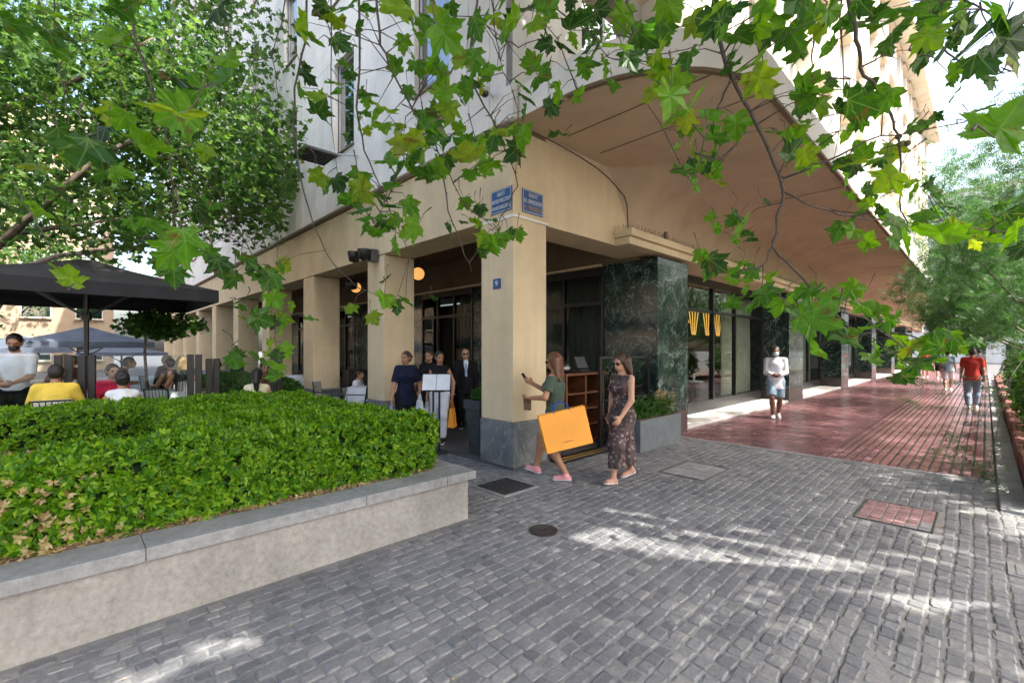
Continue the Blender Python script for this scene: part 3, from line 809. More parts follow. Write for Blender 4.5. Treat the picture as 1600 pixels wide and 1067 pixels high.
def hedge(name, label, boxes, dens, size, mat='hedge_leaf', group=None):
    t = thing(name, label, 'hedge', group=group)
    core = MB()
    for b in boxes: core.box(b[0]+.07, b[1]-.07, b[2]+.07, b[3]-.07, b[4], b[5]-.09)
    core.build('dark_core', 'hedge_core', t)  # solid dark box added inside to block the view through the leaves
    P, Nn = hedge_surface(boxes, dens)
    vis = in_frame(P, 250)[0]; P, Nn = P[vis], Nn[vis]
    leafy('foliage', P, Nn, size, mat, t); return t
hf = hedge('hedge', 'clipped bright green hedge wrapping the front and right of the stone planter', [(-11, -1.78, -.72, .0, .46, 1.0), (-3.7, -1.783, -.04, 3.7, .46, .975)], 1050, .052)
hb = hedge('hedge', 'low clipped hedge along the back of the stone planter below the diners', [(-11, -3.55, 3.05, 3.9, .46, .95)], 900, .05)
hedge('hedge', 'low clipped hedge beside the beige columns behind the glass screens', [(-1.95, -.95, 5.4, 10.5, .1, 1.0)], 420, .07, 'shrub_leaf')
# bare patch of pale dry leaves at the left end of the front hedge, and fallen leaves on the soil
P = np.stack([rng.normal(-4.62, .16, 60), rng.uniform(-.80, -.70, 60), rng.uniform(.5, .95, 60)], 1)
leafy('dry_leaves', P, np.tile([[0, -1, .4]], (60, 1)), .036, 'dry_leaf', hf)
P = np.stack([rng.uniform(-5.6, -4.2, 500), rng.uniform(.3, 3.05, 500), rng.uniform(.505, .53, 500)], 1)
tag(leafy('fallen_leaves', P, np.tile([[0, 0, 1.]], (500, 1)), .06, 'dry_leaf', pl), kind='stuff')
P = np.stack([rng.uniform(-4.9, -1.9, 260), rng.uniform(-.76, -.70, 260), rng.uniform(.484, .50, 260)], 1)
tag(leafy('fallen_leaves', P, np.tile([[0, 0, 1.]], (260, 1)), .035, 'dry_leaf', pl), kind='stuff')
n = 70; P = np.stack([rng.uniform(-4.5, 3.5, n), rng.uniform(-5.2, -1.1, n), np.full(n, .006)], 1); Lv, Lf = leaf_tpl(); X, Y, Z = frames(np.tile([[0, 0, 1.]], (n, 1))+rng.normal(0, .12, (n, 3)))
V, F = scatter(Lv, Lf, P, X, Y, Z, rng.uniform(.012, .035, n)); tag(obj('leaf_litter', np_mesh('leaf_litter', V, F, 'dry_leaf'), None, pav), kind='stuff')

# right-hand planter strip
kb = thing('planter_kerb', 'low red stone kerb of the planting strip along the right side', 'kerb', (0, 0, 0))
for k in range(24):
    a = 2.75+k*1.25; box('kerb_stone', a+.004, a+1.246, -5.22+random.gauss(0, .01), -4.96+random.gauss(0, .008), -.02, .25+random.gauss(0, .01), 'red_stone', kb, .04)
ke = MB(); ke.box(2.55, 40, -4.95, -4.735, -.02, .03); tag(ke.build('kerb', 'kerb_grey', None, bevel=.012), kind='structure')
tag(box('planting_bed', 3.0, 40, -8.5, -5.2, -.03, .16, 'soil'), kind='structure')
def shrub(label, c, r, n, size, mat='shrub_leaf'):
    t = thing('shrub', label, 'shrub', (c[0], c[1], .1), group='shrubs in the right planting strip')
    d = rng.normal(0, 1, (n, 3)); d /= np.linalg.norm(d, axis=1, keepdims=True)
    P = d*np.array(r)*(.6+.45*rng.random((n, 1))); P[:, 2] += c[2]; P += d*lump(P, .12, 3)[:, None]
    ok = P[:, 2] > .02
    leafy('foliage', P[ok], d[ok]+np.array([0, 0, .4]), size, mat, t, .6)
    for k in range(6):
        a = random.uniform(0, 6.28); MB().tube([(.1*math.cos(a), .1*math.sin(a), 0), (r[0]*.5*math.cos(a), r[1]*.5*math.sin(a), c[2]+r[2]*.4)], [.015, .006], 5).build('stem', 'twig', t)
    return t
SH = [(3.7, -5.75, .55), (5.2, -5.8, .65), (6.8, -5.75, .7), (8.6, -5.8, .75), (10.6, -5.75, .8), (13, -5.8, .8), (16, -5.8, .85), (20, -5.8, .9), (25, -5.8, .9)]
nm = ['nearest', 'second', 'third', 'fourth', 'fifth', 'sixth', 'seventh', 'eighth', 'farthest']
for k, c in enumerate(SH): shrub('%s leafy green shrub along the red kerb on the right' % nm[k], c, (.95, .68, .8), 1700 if k < 4 else 1100, .07 if k < 3 else .09)

# ================================================================== STREET FURNITURE, RESTAURANT
def pot_plant(name, label, loc, w, h, mat, bush=(.16, 700), taper=.72):
    t = thing(name, label, 'planter', loc)
    b = MB(); a = w/2; c = a*taper
    b.add([(-c, -c, 0), (c, -c, 0), (c, c, 0), (-c, c, 0), (-a, -a, h-.14), (a, -a, h-.14), (a, a, h-.14), (-a, a, h-.14)], [(3, 2, 1, 0), (0, 1, 5, 4), (1, 2, 6, 5), (2, 3, 7, 6), (3, 0, 4, 7)])
    b.box(-a-.02, a+.02, -a-.02, a+.02, h-.139, h); b.build('pot', mat, t, bevel=.006)
    d = rng.normal(0, 1, (bush[1], 3)); d /= np.linalg.norm(d, axis=1, keepdims=True); P = d*bush[0]*rng.uniform(.75, 1.05, (bush[1], 1)); P[:, 2] = P[:, 2]*.8+h+bush[0]*.45
    leafy('foliage', P, d, .03, 'shrub_leaf', t); return t
pot_plant('tall_planter', 'tall tapered black planter with a small round bush behind the corner column', (.26, 1.02, .03), .36, .86, 'planter_dark')
t = thing('box_planter', 'long grey box planter with mixed shrubs before the marble pier', 'planter', (2.95, -.5, 0))
b = MB(); b.box(-.72, .72, -.2, .2, 0, .52); b.build('box', 'planter_grey', t, bevel=.008)
box('soil', -.69, .69, -.17, .17, .49, .525, 'soil', t)
n = 700; P = np.stack([rng.uniform(-.66, .66, n), rng.uniform(-.16, .16, n), .53+rng.random(n)**1.2*(.22+.16*rng.random(n))], 1)
leafy('foliage', P, rng.normal(0, 1, (n, 3))+np.array([0, 0, 1]), .04, 'shrub_leaf', t)
P = np.stack([rng.uniform(.2, .62, 90), rng.uniform(-.16, .16, 90), rng.uniform(.65, .98, 90)], 1)
leafy('yellow_foliage', P, rng.normal(0, 1, (90, 3))+np.array([0, 0, 1]), .04, 'dry_leaf', t)
# black glazed screen at the arcade end
t = thing('glass_screen', 'black framed glass wind screen between the corner column and the marble pier', 'screen', (2.0, -.06, 0))
b = MB()
for x in (0, 1.6): b.box(x-.025, x+.025, -.025, .025, .0, 1.58)
for z in (.03, .30, .55, .80): b.box(.026, 1.574, -.018, .018, z, z+.035)
b.box(.026, 1.574, -.018, .018, 1.54, 1.58); b.build('frame', 'black_metal', t)
box('pane', .026, 1.574, -.004, .004, .84, 1.54, 'screen_glass', t)
t = thing('floor_track', 'dark threshold with two brass strips beside the corner column', 'threshold', (.75, -.12, 0))
box('base', 0, 1.2, -.16, .1, -.01, .035, 'black_metal', t)
for y in (-.13, -.03): box('brass_strip', .03, 1.17, y, y+.03, .0355, .043, 'brass', t)
# wooden host counter with shelves
t = thing('host_counter', 'dark red wooden host counter with open shelves behind the glass screen', 'counter', (2.05, .55, .03))
box('side', -.55, -.51, -.28, .28, 0, 1.22, 'wood', t); box('side', .51, .55, -.28, .28, 0, 1.22, 'wood', t); box('side', -.02, .02, -.28, .28, 0, 1.22, 'wood', t)
for z in (.05, .33, .61, .89): box('shelf', -.51, -.021, -.27, .28, z, z+.03, 'wood', t); box('shelf', .021, .51, -.27, .28, z, z+.03, 'wood', t)
box('top', -.6, .6, -.32, .32, 1.221, 1.26, 'wood', t, .005); box('back', -.51, .51, .281, .30, 0, 1.22, 'wood', t)
t = thing('cash_terminal', 'black cash terminal with tilted screen on the host counter', 'terminal', (2.2, .5, 1.292))
box('base', -.14, .14, -.1, .1, 0, .05, 'black_metal', t, .008)
MB().box(-.15, .15, -.012, .012, -.11, .11, Matrix.Translation((0, 0, .17)) @ Matrix.Rotation(R(-25), 4, 'X')).build('screen', 'black_metal', t)
t = thing('motor_helmet', 'black round helmet on the host counter', 'helmet', (1.62, .42, 1.292))
MB().lathe([(.09, 0), (.115, .05), (.11, .13), (.07, .19), (.01, .21)], n=16).build('shell', 'black_metal', t, True); MB().lathe([(.118, .07), (.119, .11)], n=16, closed=False).build('band', 'alu', t)
# menu stand
t = thing('menu_stand', 'black menu stand with tilted white menu board by the hedge end', 'menu stand', (-.16, 1.66, 0), R(-40))
MB().lathe([(.20, 0), (.20, .012), (.05, .02)], n=24).build('base', 'black_metal', t)
for x in (-.05, .05): box('post', x-.016, x+.016, -.016, .016, .02, 1.12, 'black_metal', t)
mtx = Matrix.Translation((0, 0, 1.16)) @ Matrix.Rotation(R(52), 4, 'X')
bo = MB().box(-.24, .24, -.17, .17, -.015, .0, mtx).build('board', 'black_metal', t)
MB().box(-.225, -.004, -.155, .155, .001, .004, mtx).build('page', 'paper_white', bo); MB().box(.004, .225, -.155, .155, .001, .004, mtx).build('page', 'paper_white', bo)
# terrace
tag(box('terrace', -14, -.15, 4.12, 30, -.03, .12, 'dark_floor'), kind='structure')
TZ = .12
def umbrella(label, loc, half, ztop, zedge, mat, val=.2):
    t = thing('parasol', label, 'parasol', loc, group='parasols over the terrace')
    c = MB(); n = 8
    def ring(h, z, sag): return [(h*x, h*y, z-sag*(1-max(abs(x), abs(y)) if 0 else 0)) for x, y in ((-1, -1), (-.5, -1), (0, -1), (.5, -1), (1, -1), (1, -.5), (1, 0), (1, .5), (1, 1), (.5, 1), (0, 1), (-.5, 1), (-1, 1), (-1, .5), (-1, 0), (-1, -.5))]
    hs = [.06, .35, .7, 1.0]; zs = [ztop, ztop-(ztop-zedge)*.37, ztop-(ztop-zedge)*.73, zedge]
    vs = []
    for h, z in zip(hs, zs): vs += ring(h*half, z, 0)
    vs += ring(half, zedge-val, 0)
    k = 16; fs = [(i*k+j, i*k+(j+1) % k, (i+1)*k+(j+1) % k, (i+1)*k+j) for i in range(4) for j in range(k)]+[tuple(range(k-1, -1, -1))]
    cv = c.add(vs, fs).build('canopy', mat, t)
    sm = cv.modifiers.new('thick', 'SOLIDIFY'); sm.thickness = .006
    MB().tube([(0, 0, 0), (0, 0, ztop-.03)], .038, 10).build('pole', 'black_metal', t)
    MB().lathe([(.075, -.08), (.075, .05)], (0, 0, zedge-.42), 12).build('hub', 'black_metal', t)
    for q in range(8):
        a = q*math.pi/4; L = half*(1.38 if q % 2 else .98); dx, dy = math.cos(a), math.sin(a)
        r_ = MB().tube([(.05*dx, .05*dy, ztop-.06), (L*dx, L*dy, zedge-.03)], .013, 5).build('rib', 'grey_metal', t)
        MB().tube([(.07*dx, .07*dy, zedge-.42), (.55*L*dx, .55*L*dy, ztop-(ztop-zedge)*.58-.05)], .012, 5).build('strut', 'grey_metal', r_)
    box('base', -.4, .4, -.4, .4, 0, .08, 'grey_metal', t, .01)
    return t
p = at(135, 500, 8.0); umbrella('large black parasol nearest the hedge, over the diners', (p.x, p.y, TZ), 1.66, 3.25-TZ, 2.72-TZ, 'black_canvas')
p = at(135, 500, 14.5); umbrella('blue-grey parasol behind the large black one', (p.x, p.y, TZ), 1.55, 2.40-TZ, 1.93-TZ, 'blue_canvas', .17)
p = at(30, 500, 20); umbrella('far blue-grey parasol at the left edge of the terrace', (p.x, p.y, TZ), 1.7, 2.3-TZ, 1.75-TZ, 'blue_canvas', .2)
p = at(190, 500, 22); umbrella('farthest small blue-grey parasol seen under the others', (p.x, p.y, TZ), 1.6, 1.95-TZ, 1.55-TZ, 'blue_canvas', .15)

def screen(label, a, b, ztop):
    """glass wind screen from plan point a to b with double black posts"""
    a = Vector(a); b = Vector(b); d = (b-a); L = d.length
    t = thing('glass_screen', label, 'screen', (a.x, a.y, TZ), math.atan2(d.y, d.x), group='glass screens of the terrace')
    for x in (0, L):
        for s in (-.055, .055): box('post', x+s-.045, x+s+.045, -.035, .035, 0, ztop-TZ, 'black_metal', t, .012)
    box('pane', .11, L-.11, -.005, .005, .25, ztop-TZ-.01, 'screen_glass', t); box('rail', .11, L-.11, -.02, .02, .2, .249, 'black_metal', t)
a = at(136, 600, 6.75); b2 = at(304, 600, 7.4); c2 = at(432, 600, 8.4); l2 = at(-40, 600, 6.1)
screen('glass screen behind the hedge between the waiter and the umbrella pole', (l2.x, l2.y), (a.x-.25, a.y+.1), 1.62)
screen('glass screen behind the hedge between the two pairs of black posts', (a.x, a.y), (b2.x, b2.y), 1.62)
screen('glass screen behind the hedge beside the beige columns', (b2.x+.25, b2.y), (c2.x, c2.y), 1.55)

def table(label, loc, r=.42, h=.75):
    t = thing('table', label, 'table', loc, group='terrace tables')
    pr = [(.0, h+.004), (r, h+.004), (r+.01, h-.005), (r+.03, h-.12), (r+.05, h-.3)]
    o = MB().lathe(pr, n=28, closed=False).build('tablecloth', 'table_linen', t, True)
    for v in o.data.vertices:
        if v.co.z < h-.05:
            a = math.atan2(v.co.y, v.co.x); k = 1+.07*math.sin(7*a)*(h-v.co.z)/.3; v.co.x *= k; v.co.y *= k
    box('top', -r*.66, r*.66, -r*.66, r*.66, h-.03, h, 'wood', t); MB().tube([(0, 0, 0), (0, 0, h-.03)], .03, 8).build('leg', 'black_metal', t)
    MB().lathe([(.22, 0), (.22, .02), (.04, .05)], n=16).build('foot', 'black_metal', t); return t
def make_chair():
    t = thing('chair', 'c', 'chair', group='terrace chairs')
    for x in (-.21, .21):
        MB().tube([(x, .20, 0), (x, .20, .44)], .014, 6).build('leg', 'black_metal', t)
        MB().tube([(x, -.21, 0), (x, -.21, .44), (x, -.28, .88)], .014, 6).build('leg', 'black_metal', t)
        MB().tube([(x*1.12, -.22, .64), (x*1.15, .18, .64), (x, .2, .44)], .013, 6).build('armrest', 'black_metal', t)
    box('seat', -.22, .22, -.22, .22, .44, .48, 'chair_white', t, .012)
    bk = MB()
    m = Matrix.Translation((0, -.215, .5)) @ Matrix.Rotation(R(9), 4, 'X')
    bk.box(-.20, .20, -.012, .012, .02, .40, m); bk.build('backrest', 'chair_white', t, bevel=.01)
    s = MB()
    for k in range(7): s.box(-.185+k*.06, -.175+k*.06, -.016, .016, .03, .39, m)
    s.build('stripe', 'black_metal', t)
    s = MB(); s.tube([(-.21, -.28, .88), (.21, -.28, .88)], .014, 6); s.build('top_rail', 'black_metal', t)
    return t
CH0 = make_chair(); CH_used = [False]
def chair(label, loc, rz):
    o = CH0 if not CH_used[0] else copy_tree(CH0); CH_used[0] = True
    o.location = loc; o.rotation_euler = (0, 0, rz); o['label'] = label; return o
def place(x, D, z=TZ):
    p = at(x, 546, D); return Vector((p.x, p.y, z))
CAMROT = -math.asin(.6937)         # heading that faces away from the camera
# room behind the right shop window
for k, (x, y) in enumerate(((8.2, 1.9), (11.3, 3.2), (9.9, 2.2))):
    t = thing('armchair', ['teal tub chair nearest the marble pier inside the shop window', 'teal tub chair deep inside the shop window', 'teal tub chair beside the curtain inside the shop window'][k], 'armchair', (x, y, .05), .6*k, group='teal chairs inside')
    MB().lathe([(.30, .0), (.34, .1), (.36, .42), (.33, .44), (.30, .40)], n=18).build('seat', 'teal', t, True)
    b = MB(); pr = [(.38*math.cos(a), .38*math.sin(a)) for a in [math.pi*(.1+.8*q/12) for q in range(13)]]+[(.31*math.cos(a), .31*math.sin(a)) for a in [math.pi*(.9-.8*q/12) for q in range(13)]]
    b.prism(pr, .3, .78); b.build('backrest', 'teal', t, bevel=.02)
t = thing('side_table', 'small white round table inside the shop window', 'table', (9.0, 1.5, .05))
MB().lathe([(.3, .68), (.3, .71)], n=20).build('top', 'paper_white', t); MB().tube([(0, 0, 0), (0, 0, .68)], .03, 8).build('leg', 'black_metal', t)
t = thing('pump_bottle', 'white pump bottle on the small table inside the shop window', 'bottle', (8.95, 1.45, .76))
MB().lathe([(.03, 0), (.035, .02), (.035, .12), (.012, .15), (.012, .17)], n=12).build('body', 'paper_white', t, True); MB().tube([(0, 0, .17), (0, 0, .2), (.04, 0, .2)], .007, 5).build('pump', 'paper_white', t)
for k, x in enumerate((10.6, 11.7, 12.6)):
    t = thing('pendant_lamp', ['left', 'middle', 'right'][k]+' fan of golden glowing tubes hanging inside the shop window', 'lamp', (x, 2.2, 3.0), group='golden tube lamps inside')
    for q in range(4):
        s = -.3+q*.2; MB().tube([(s*.4, 0, -.8), (s*1.15, 0, 0)], .016, 6).build('glow_tube', 'tube_glow', t)
    MB().tube([(-.3, 0, .0), (.3, 0, .0)], .018, 6).build('bar', 'brass', t); MB().tube([(0, 0, 0), (0, 0, .8)], .008, 5).build('wire', 'black_metal', t)
t = thing('urn', 'large terracotta urn inside the shop window', 'urn', (11.9, 4.6, .8)); MB().lathe([(.16, 0), (.30, .25), (.30, .55), (.2, .75), (.22, .8)], n=18).build('body', 'terracotta', t, True); MB().lathe([(.16, -.75), (.16, 0)], n=12).build('stand', 'black_metal', t)
t = thing('gilt_cornice_lamp', 'glowing yellow light strip inside the shop window', 'lamp', (11.8, 3.2, 2.75)); box('strip', -.5, .5, -.06, .06, -.04, .04, 'tube_glow', t); box('housing', -.52, .52, -.07, .07, .041, .09, 'brass', t)

# ================================================================== PEOPLE
def surface_nets(F, org, vox):
    s = F < 0; nx, ny, nz = F.shape
    acc = np.zeros((nx-1, ny-1, nz-1, 3), np.float32); cnt = np.zeros((nx-1, ny-1, nz-1), np.float32)
    C = [(i, j, k) for i in (0, 1) for j in (0, 1) for k in (0, 1)]
    def sub(A, c): return A[c[0]:nx-1+c[0], c[1]:ny-1+c[1], c[2]:nz-1+c[2]]
    for a in C:
        for ax in range(3):
            if a[ax]: continue
            b = list(a); b[ax] = 1; fa, fb = sub(F, a), sub(F, b); m = sub(s, a) != sub(s, tuple(b))
            t = np.where(m, fa/np.where(m, fa-fb, 1), 0)
            for d in range(3): acc[..., d] += np.where(m, a[d]+(t if d == ax else 0), 0)
            cnt += m
    act = cnt > 0; idx = -np.ones(act.shape, np.int64); idx[act] = np.arange(act.sum())
    I = np.argwhere(act); V = (I+acc[act]/cnt[act][:, None])*vox+org
    Fs = []
    for ax in range(3):
        a, b = (ax+1) % 3, (ax+2) % 3
        sl0 = [slice(0, n) for n in F.shape]; sl1 = list(sl0); sl0[ax] = slice(0, F.shape[ax]-1); sl1[ax] = slice(1, F.shape[ax])
        e = s[tuple(sl0)] != s[tuple(sl1)]; q = np.argwhere(e)
        ok = (q[:, a] > 0) & (q[:, b] > 0) & (q[:, a] < F.shape[a]-1) & (q[:, b] < F.shape[b]-1); q = q[ok]
        sg = s[tuple(sl0)][tuple(q.T)]
        def cell(da, db): c = q.copy(); c[:, a] += da; c[:, b] += db; return idx[tuple(c.T)]
        f = np.stack([cell(-1, -1), cell(0, -1), cell(0, 0), cell(-1, 0)], 1); f[~sg] = f[~sg][:, ::-1]; Fs.append(f)
    return V, np.concatenate(Fs)

def cap(a, ra, b, rb, flat=None, t0=None, t1=None, rip=None):
    return dict(k='c', a=np.array(a, float), b=np.array(b, float), ra=ra, rb=rb, flat=flat, t0=t0, t1=t1, rip=rip)
def ell(c, r, rot=None): return dict(k='e', c=np.array(c, float), r=np.array(r, float), rot=None if rot is None else np.array(rot))

def sdf(prims, vox=.013, blend=.03, cuts=()):
    lo = []; hi = []
    for p in prims:
        if p['k'] == 'c':
            r = max(p['ra'], p['rb'])+.01; lo.append(np.minimum(p['a'], p['b'])-r); hi.append(np.maximum(p['a'], p['b'])+r)
        else:
            r = max(p['r']) if p['rot'] is not None else p['r']; lo.append(p['c']-r); hi.append(p['c']+r)
    L = np.min(lo, 0)-3*vox-.02; H = np.max(hi, 0)+3*vox+.02; n = np.ceil((H-L)/vox).astype(int)+1
    F = np.full(n, .25, np.float32)
    for p, l, h in zip(prims, lo, hi):
        i0 = np.maximum(0, ((l-blend-.02-L)/vox).astype(int)); i1 = np.minimum(n, ((h+blend+.02-L)/vox).astype(int)+2)
        g = np.stack(np.meshgrid(*[np.arange(i0[d], i1[d])*vox+L[d] for d in range(3)], indexing='ij'), -1)
        if p['k'] == 'c':
            a, b = p['a'], p['b']; q = g-a; ba = b-a; tt = (q @ ba)/max(ba @ ba, 1e-9); t = np.clip(tt, 0, 1)
            q = q-t[..., None]*ba
            if p['flat'] is not None:
                nn, sc = p['flat']; nn = np.array(nn, float); q = q+nn*((q @ nn)*(sc-1))[..., None]
            rad = p['ra']+t*(p['rb']-p['ra'])
            if p['rip'] is not None: rad = rad+p['rip'][0]*np.sin(p['rip'][1]*np.arctan2(q[..., 1], q[..., 0])+p['rip'][2])*t
            d = np.linalg.norm(q, axis=-1)-rad
            ln = np.sqrt(ba @ ba)
            if p['t0'] is not None: d = np.maximum(d, (p['t0']-tt)*ln)
            if p['t1'] is not None: d = np.maximum(d, (tt-p['t1'])*ln)
        else:
            q = g-p['c']
            if p['rot'] is not None: q = q @ p['rot']
            k0 = np.linalg.norm(q/p['r'], axis=-1); k1 = np.linalg.norm(q/p['r']**2, axis=-1); d = k0*(k0-1)/np.maximum(k1, 1e-6)
        sl = tuple(slice(i0[d], i1[d]) for d in range(3)); o = F[sl]
        hh = np.clip(.5+.5*(o-d)/blend, 0, 1); F[sl] = o*(1-hh)+d*hh-blend*hh*(1-hh)
    if cuts:
        g = np.stack(np.meshgrid(*[np.arange(n[d])*vox+L[d] for d in range(3)], indexing='ij'), -1)
        for (pt, nn) in cuts: F = np.maximum(F, ((g-np.array(pt, float)) @ np.array(nn, float)).astype(np.float32))
    return surface_nets(F, L, vox)

def sdf_obj(name, prims, mat, parent, vox=.013, blend=.03, cuts=()):
    V, F = sdf(prims, vox, blend, cuts)
    return obj(name, np_mesh(name, V, F, mat, True), None, parent)

def ik(a, target, l1, l2, hint):
    a = np.array(a, float); t = np.array(target, float); d = t-a; L = np.linalg.norm(d)
    L2 = min(L, (l1+l2)*.998); d = d/max(L, 1e-6); t = a+d*L2
    x = (l1*l1-l2*l2+L2*L2)/(2*L2); y = math.sqrt(max(0, l1*l1-x*x))
    h = np.array(hint, float); h = h-d*(h @ d); h = h/max(np.linalg.norm(h), 1e-6)
    return a+d*x+h*y, t

def person(label, loc, heading, H=1.72, fem=False, skin='skin', pelvis=None, feet=None, hands=None, lean=0, look=(0, 0), hair=('short', 'hair_dark'),
           clothes=(), shoes='shoe_white', vox=.013, build=1.0, glasses=False, mask=None, elbow=((.6, -.6, -.7), (-.6, -.6, -.7)), group=None, watch=False, category='person', fingers=True, turn=0):
    """heading: direction the person faces (world angle of local +Y). hands/feet targets are local metres, (right, left)."""
    T = thing('person', label, category, loc, heading, group)
    s = H/1.72
    if feet is None: feet = ((.09*s, .02, 0), (-.09*s, 0, 0))
    up, lo_ = .245*H, .245*H
    ank = .055*H
    if pelvis is None: pelvis = (0, (feet[0][1]+feet[1][1])/2, .0)
    if pelvis[2] == 0:
        z = 9
        for f in feet:
            dx = abs(f[0])-.09*s; dy = f[1]-pelvis[1]; z = min(z, f[2]+ank+math.sqrt(max(.1, ((up+lo_)*.985)**2-dx*dx-dy*dy)))
        pelvis = (pelvis[0], pelvis[1], z)
    pv = np.array(pelvis, float)
    le = R(lean); ax_up = np.array([0, math.sin(le), math.cos(le)]); fw = np.array([0, math.cos(le), -math.sin(le)])
    tc, ts = math.cos(R(turn)), math.sin(R(turn)); rt = np.array([tc, ts, 0]); fw = np.array([-ts*fw[1], tc*fw[1], fw[2]])
    hw = (.088 if not fem else .092)*s; sw = (.170 if not fem else .142)*s*min(build, 1.12)
    wst = pv+ax_up*.14*s; chest = pv+ax_up*.36*s; nb = pv+ax_up*.545*s; sh_c = pv+ax_up*.49*s
    head_c = nb+ax_up*.155*s+fw*.02*s
    yaw, pit = R(look[0]), R(look[1])
    hf = np.array([-math.sin(yaw)*math.cos(pit), math.cos(yaw)*math.cos(pit), math.sin(pit)]); hr = np.array([math.cos(yaw), math.sin(yaw), 0]); hu = np.cross(hr, hf)
    HR = np.stack([hr, hf, hu], 1)
    G = {}
    b_ = build
    G['torso'] = [ell(pv+ax_up*.02*s, np.array([.150*(1.1 if fem else 1), .112, .12])*s*b_), cap(wst, (.092 if fem else .108)*s*b_, chest, (.108 if fem else .122)*s*b_, ((0, 1, 0), 1.15)),
                  ell(chest+fw*.005, np.array([.136 if fem else .166, .108, .165])*s*b_),
                  cap(nb-ax_up*.045*s, .056*s, sh_c-rt*sw*.92, .046*s), cap(nb-ax_up*.045*s, .056*s, sh_c+rt*sw*.92, .046*s), cap(wst-rt*.04*s, (.076 if fem else .09)*s*b_, chest-rt*.045*s, (.086 if fem else .097)*s*b_), cap(wst+rt*.04*s, (.076 if fem else .09)*s*b_, chest+rt*.045*s, (.086 if fem else .097)*s*b_)]
    if fem: G['torso'] += [ell(chest+fw*.085*s+rt*.07*s*q-ax_up*.0, np.array([.062, .062, .062])*s) for q in (-1, 1)]
    G['neck'] = [cap(nb-ax_up*.06*s, .062*s, nb+ax_up*.09*s+fw*.01, .05*s)]
    hd = lambda x, y, z: head_c+(hr*x+hf*y+hu*z)*s
    G['head'] = [ell(hd(0, -.005, .03), np.array([.076, .096, .092])*s, HR), ell(hd(0, .035, -.045), np.array([.056, .062, .068])*s, HR), cap(hd(0, .092, .015), .009*s, hd(0, .112, -.022), .015*s),
                 ell(hd(.078, -.005, -.005), np.array([.012, .022, .034])*s, HR), ell(hd(-.078, -.005, -.005), np.array([.012, .022, .034])*s, HR),
                 cap(hd(-.022, .092, -.062), .010*s, hd(.022, .092, -.062), .010*s), cap(hd(-.04, .085, .03), .012*s, hd(.04, .085, .03), .012*s)]
    G['thigh'] = []; G['shank'] = []; G['uarm'] = []; G['farm'] = []; G['hand'] = []; G['foot'] = []
    J = {}
    for q, f in zip((1, -1), feet):
        hip = pv+rt*hw*q+np.array([0, 0, -.02*s]); an = np.array(f[:3], float)+np.array([0, 0, ank])
        kn, an = ik(hip, an, up, lo_, (q*.12, 1, .15))
        G['thigh'].append(cap(hip, .088*s*b_, kn, .056*s)); G['shank'] += [cap(kn, .055*s, kn*.62+an*.38+np.array([0, -.018, 0]), .055*s*min(b_, 1.1)), cap(kn*.62+an*.38+np.array([0, -.018, 0]), .055*s*min(b_, 1.1), an, .036*s)]
        tilt = f[3] if len(f) > 3 else 0
        fd = np.array([q*.12, math.cos(R(tilt)), math.sin(R(tilt))]); fz = an+np.array([0, 0, -ank+.03*s])+fd*0
        G['foot'].append((an, fd, q)); J['knee%d' % q] = kn; J['ank%d' % q] = an; J['hip%d' % q] = hip
    if hands is None: hands = ((.24*s, .06, pv[2]-.08), (-.24*s, .06, pv[2]-.08))
    for i, (q, hnd) in enumerate(zip((1, -1), hands)):
        shd = sh_c+rt*sw*q; el, wr = ik(shd, np.array(hnd[:3], float), .172*H, .148*H, elbow[i])
        G['uarm'].append(cap(shd, .052*s*b_, el, .040*s*min(b_, 1.15))); G['farm'].append(cap(el, .040*s, wr, .027*s))
        J['el%d' % q] = el; J['wr%d' % q] = wr; J['sh%d' % q] = shd
        d = wr-el; d /= np.linalg.norm(d)
        pn = np.array(hnd[3:6], float) if len(hnd) > 5 else np.array([-q*1.0, .25, 0.])
        pn = pn-d*(pn @ d); pn /= max(np.linalg.norm(pn), 1e-6); sd = np.cross(d, pn)
        if sd[1]+.3*sd[2] < 0: sd = -sd                      # thumb side forward / up
        hl = .1*H*.5
        G['hand'].append(cap(wr, .024*s, wr+d*hl*.95, .034*s, (pn, 1.7)))
        if fingers:
            for k2 in range(4):
                o = (-.027+.018*k2)*s; Lf = (.068, .078, .082, .072)[k2]*s; b0 = wr+d*hl*.9+sd*o
                m1 = b0+(d*.9+pn*.35)*Lf*.55; G['hand'].append(cap(b0, .0095*s, m1, .009*s)); G['hand'].append(cap(m1, .009*s, m1+(d*.5+pn*.85)*Lf*.5, .0075*s))
            b0 = wr+d*hl*.35+sd*.026*s; m1 = b0+(d*.55+sd*.75+pn*.2)*.042*s; G['hand'] += [cap(b0, .012*s, m1, .010*s), cap(m1, .010*s, m1+(d*.85+sd*.2+pn*.4)*.032*s, .0085*s)]
        J['hand%d' % q] = wr+d*hl*1.2; J['hd%d' % q] = d; J['pn%d' % q] = pn
    bare = []
    for (an, fd, q) in G['foot']:
        heel = an-np.array([0, 0, ank-.032*s]); bare += [cap(an, .034*s, heel-fd*.02*s, .034*s), cap(heel, .034*s, heel+fd*.13*s+np.array([0, 0, -.012*s]), .026*s, ((0, 0, 1), 1.25))]
    allp = G['torso']+G['neck']+G['head']+G['thigh']+G['shank']+G['uarm']+G['farm']+G['hand']+bare
    sdf_obj('body', allp, skin, T, vox, .022)
    # face
    for q in (-1, 1):
        V = MB().lathe([(.013*s*math.sin(a), -.013*s*math.cos(a)) for a in [math.pi*w/6 for w in range(7)]], tuple(hd(q*.032, .082, .008)), 8, False); V.build('eye', 'eye_dark', T, True)
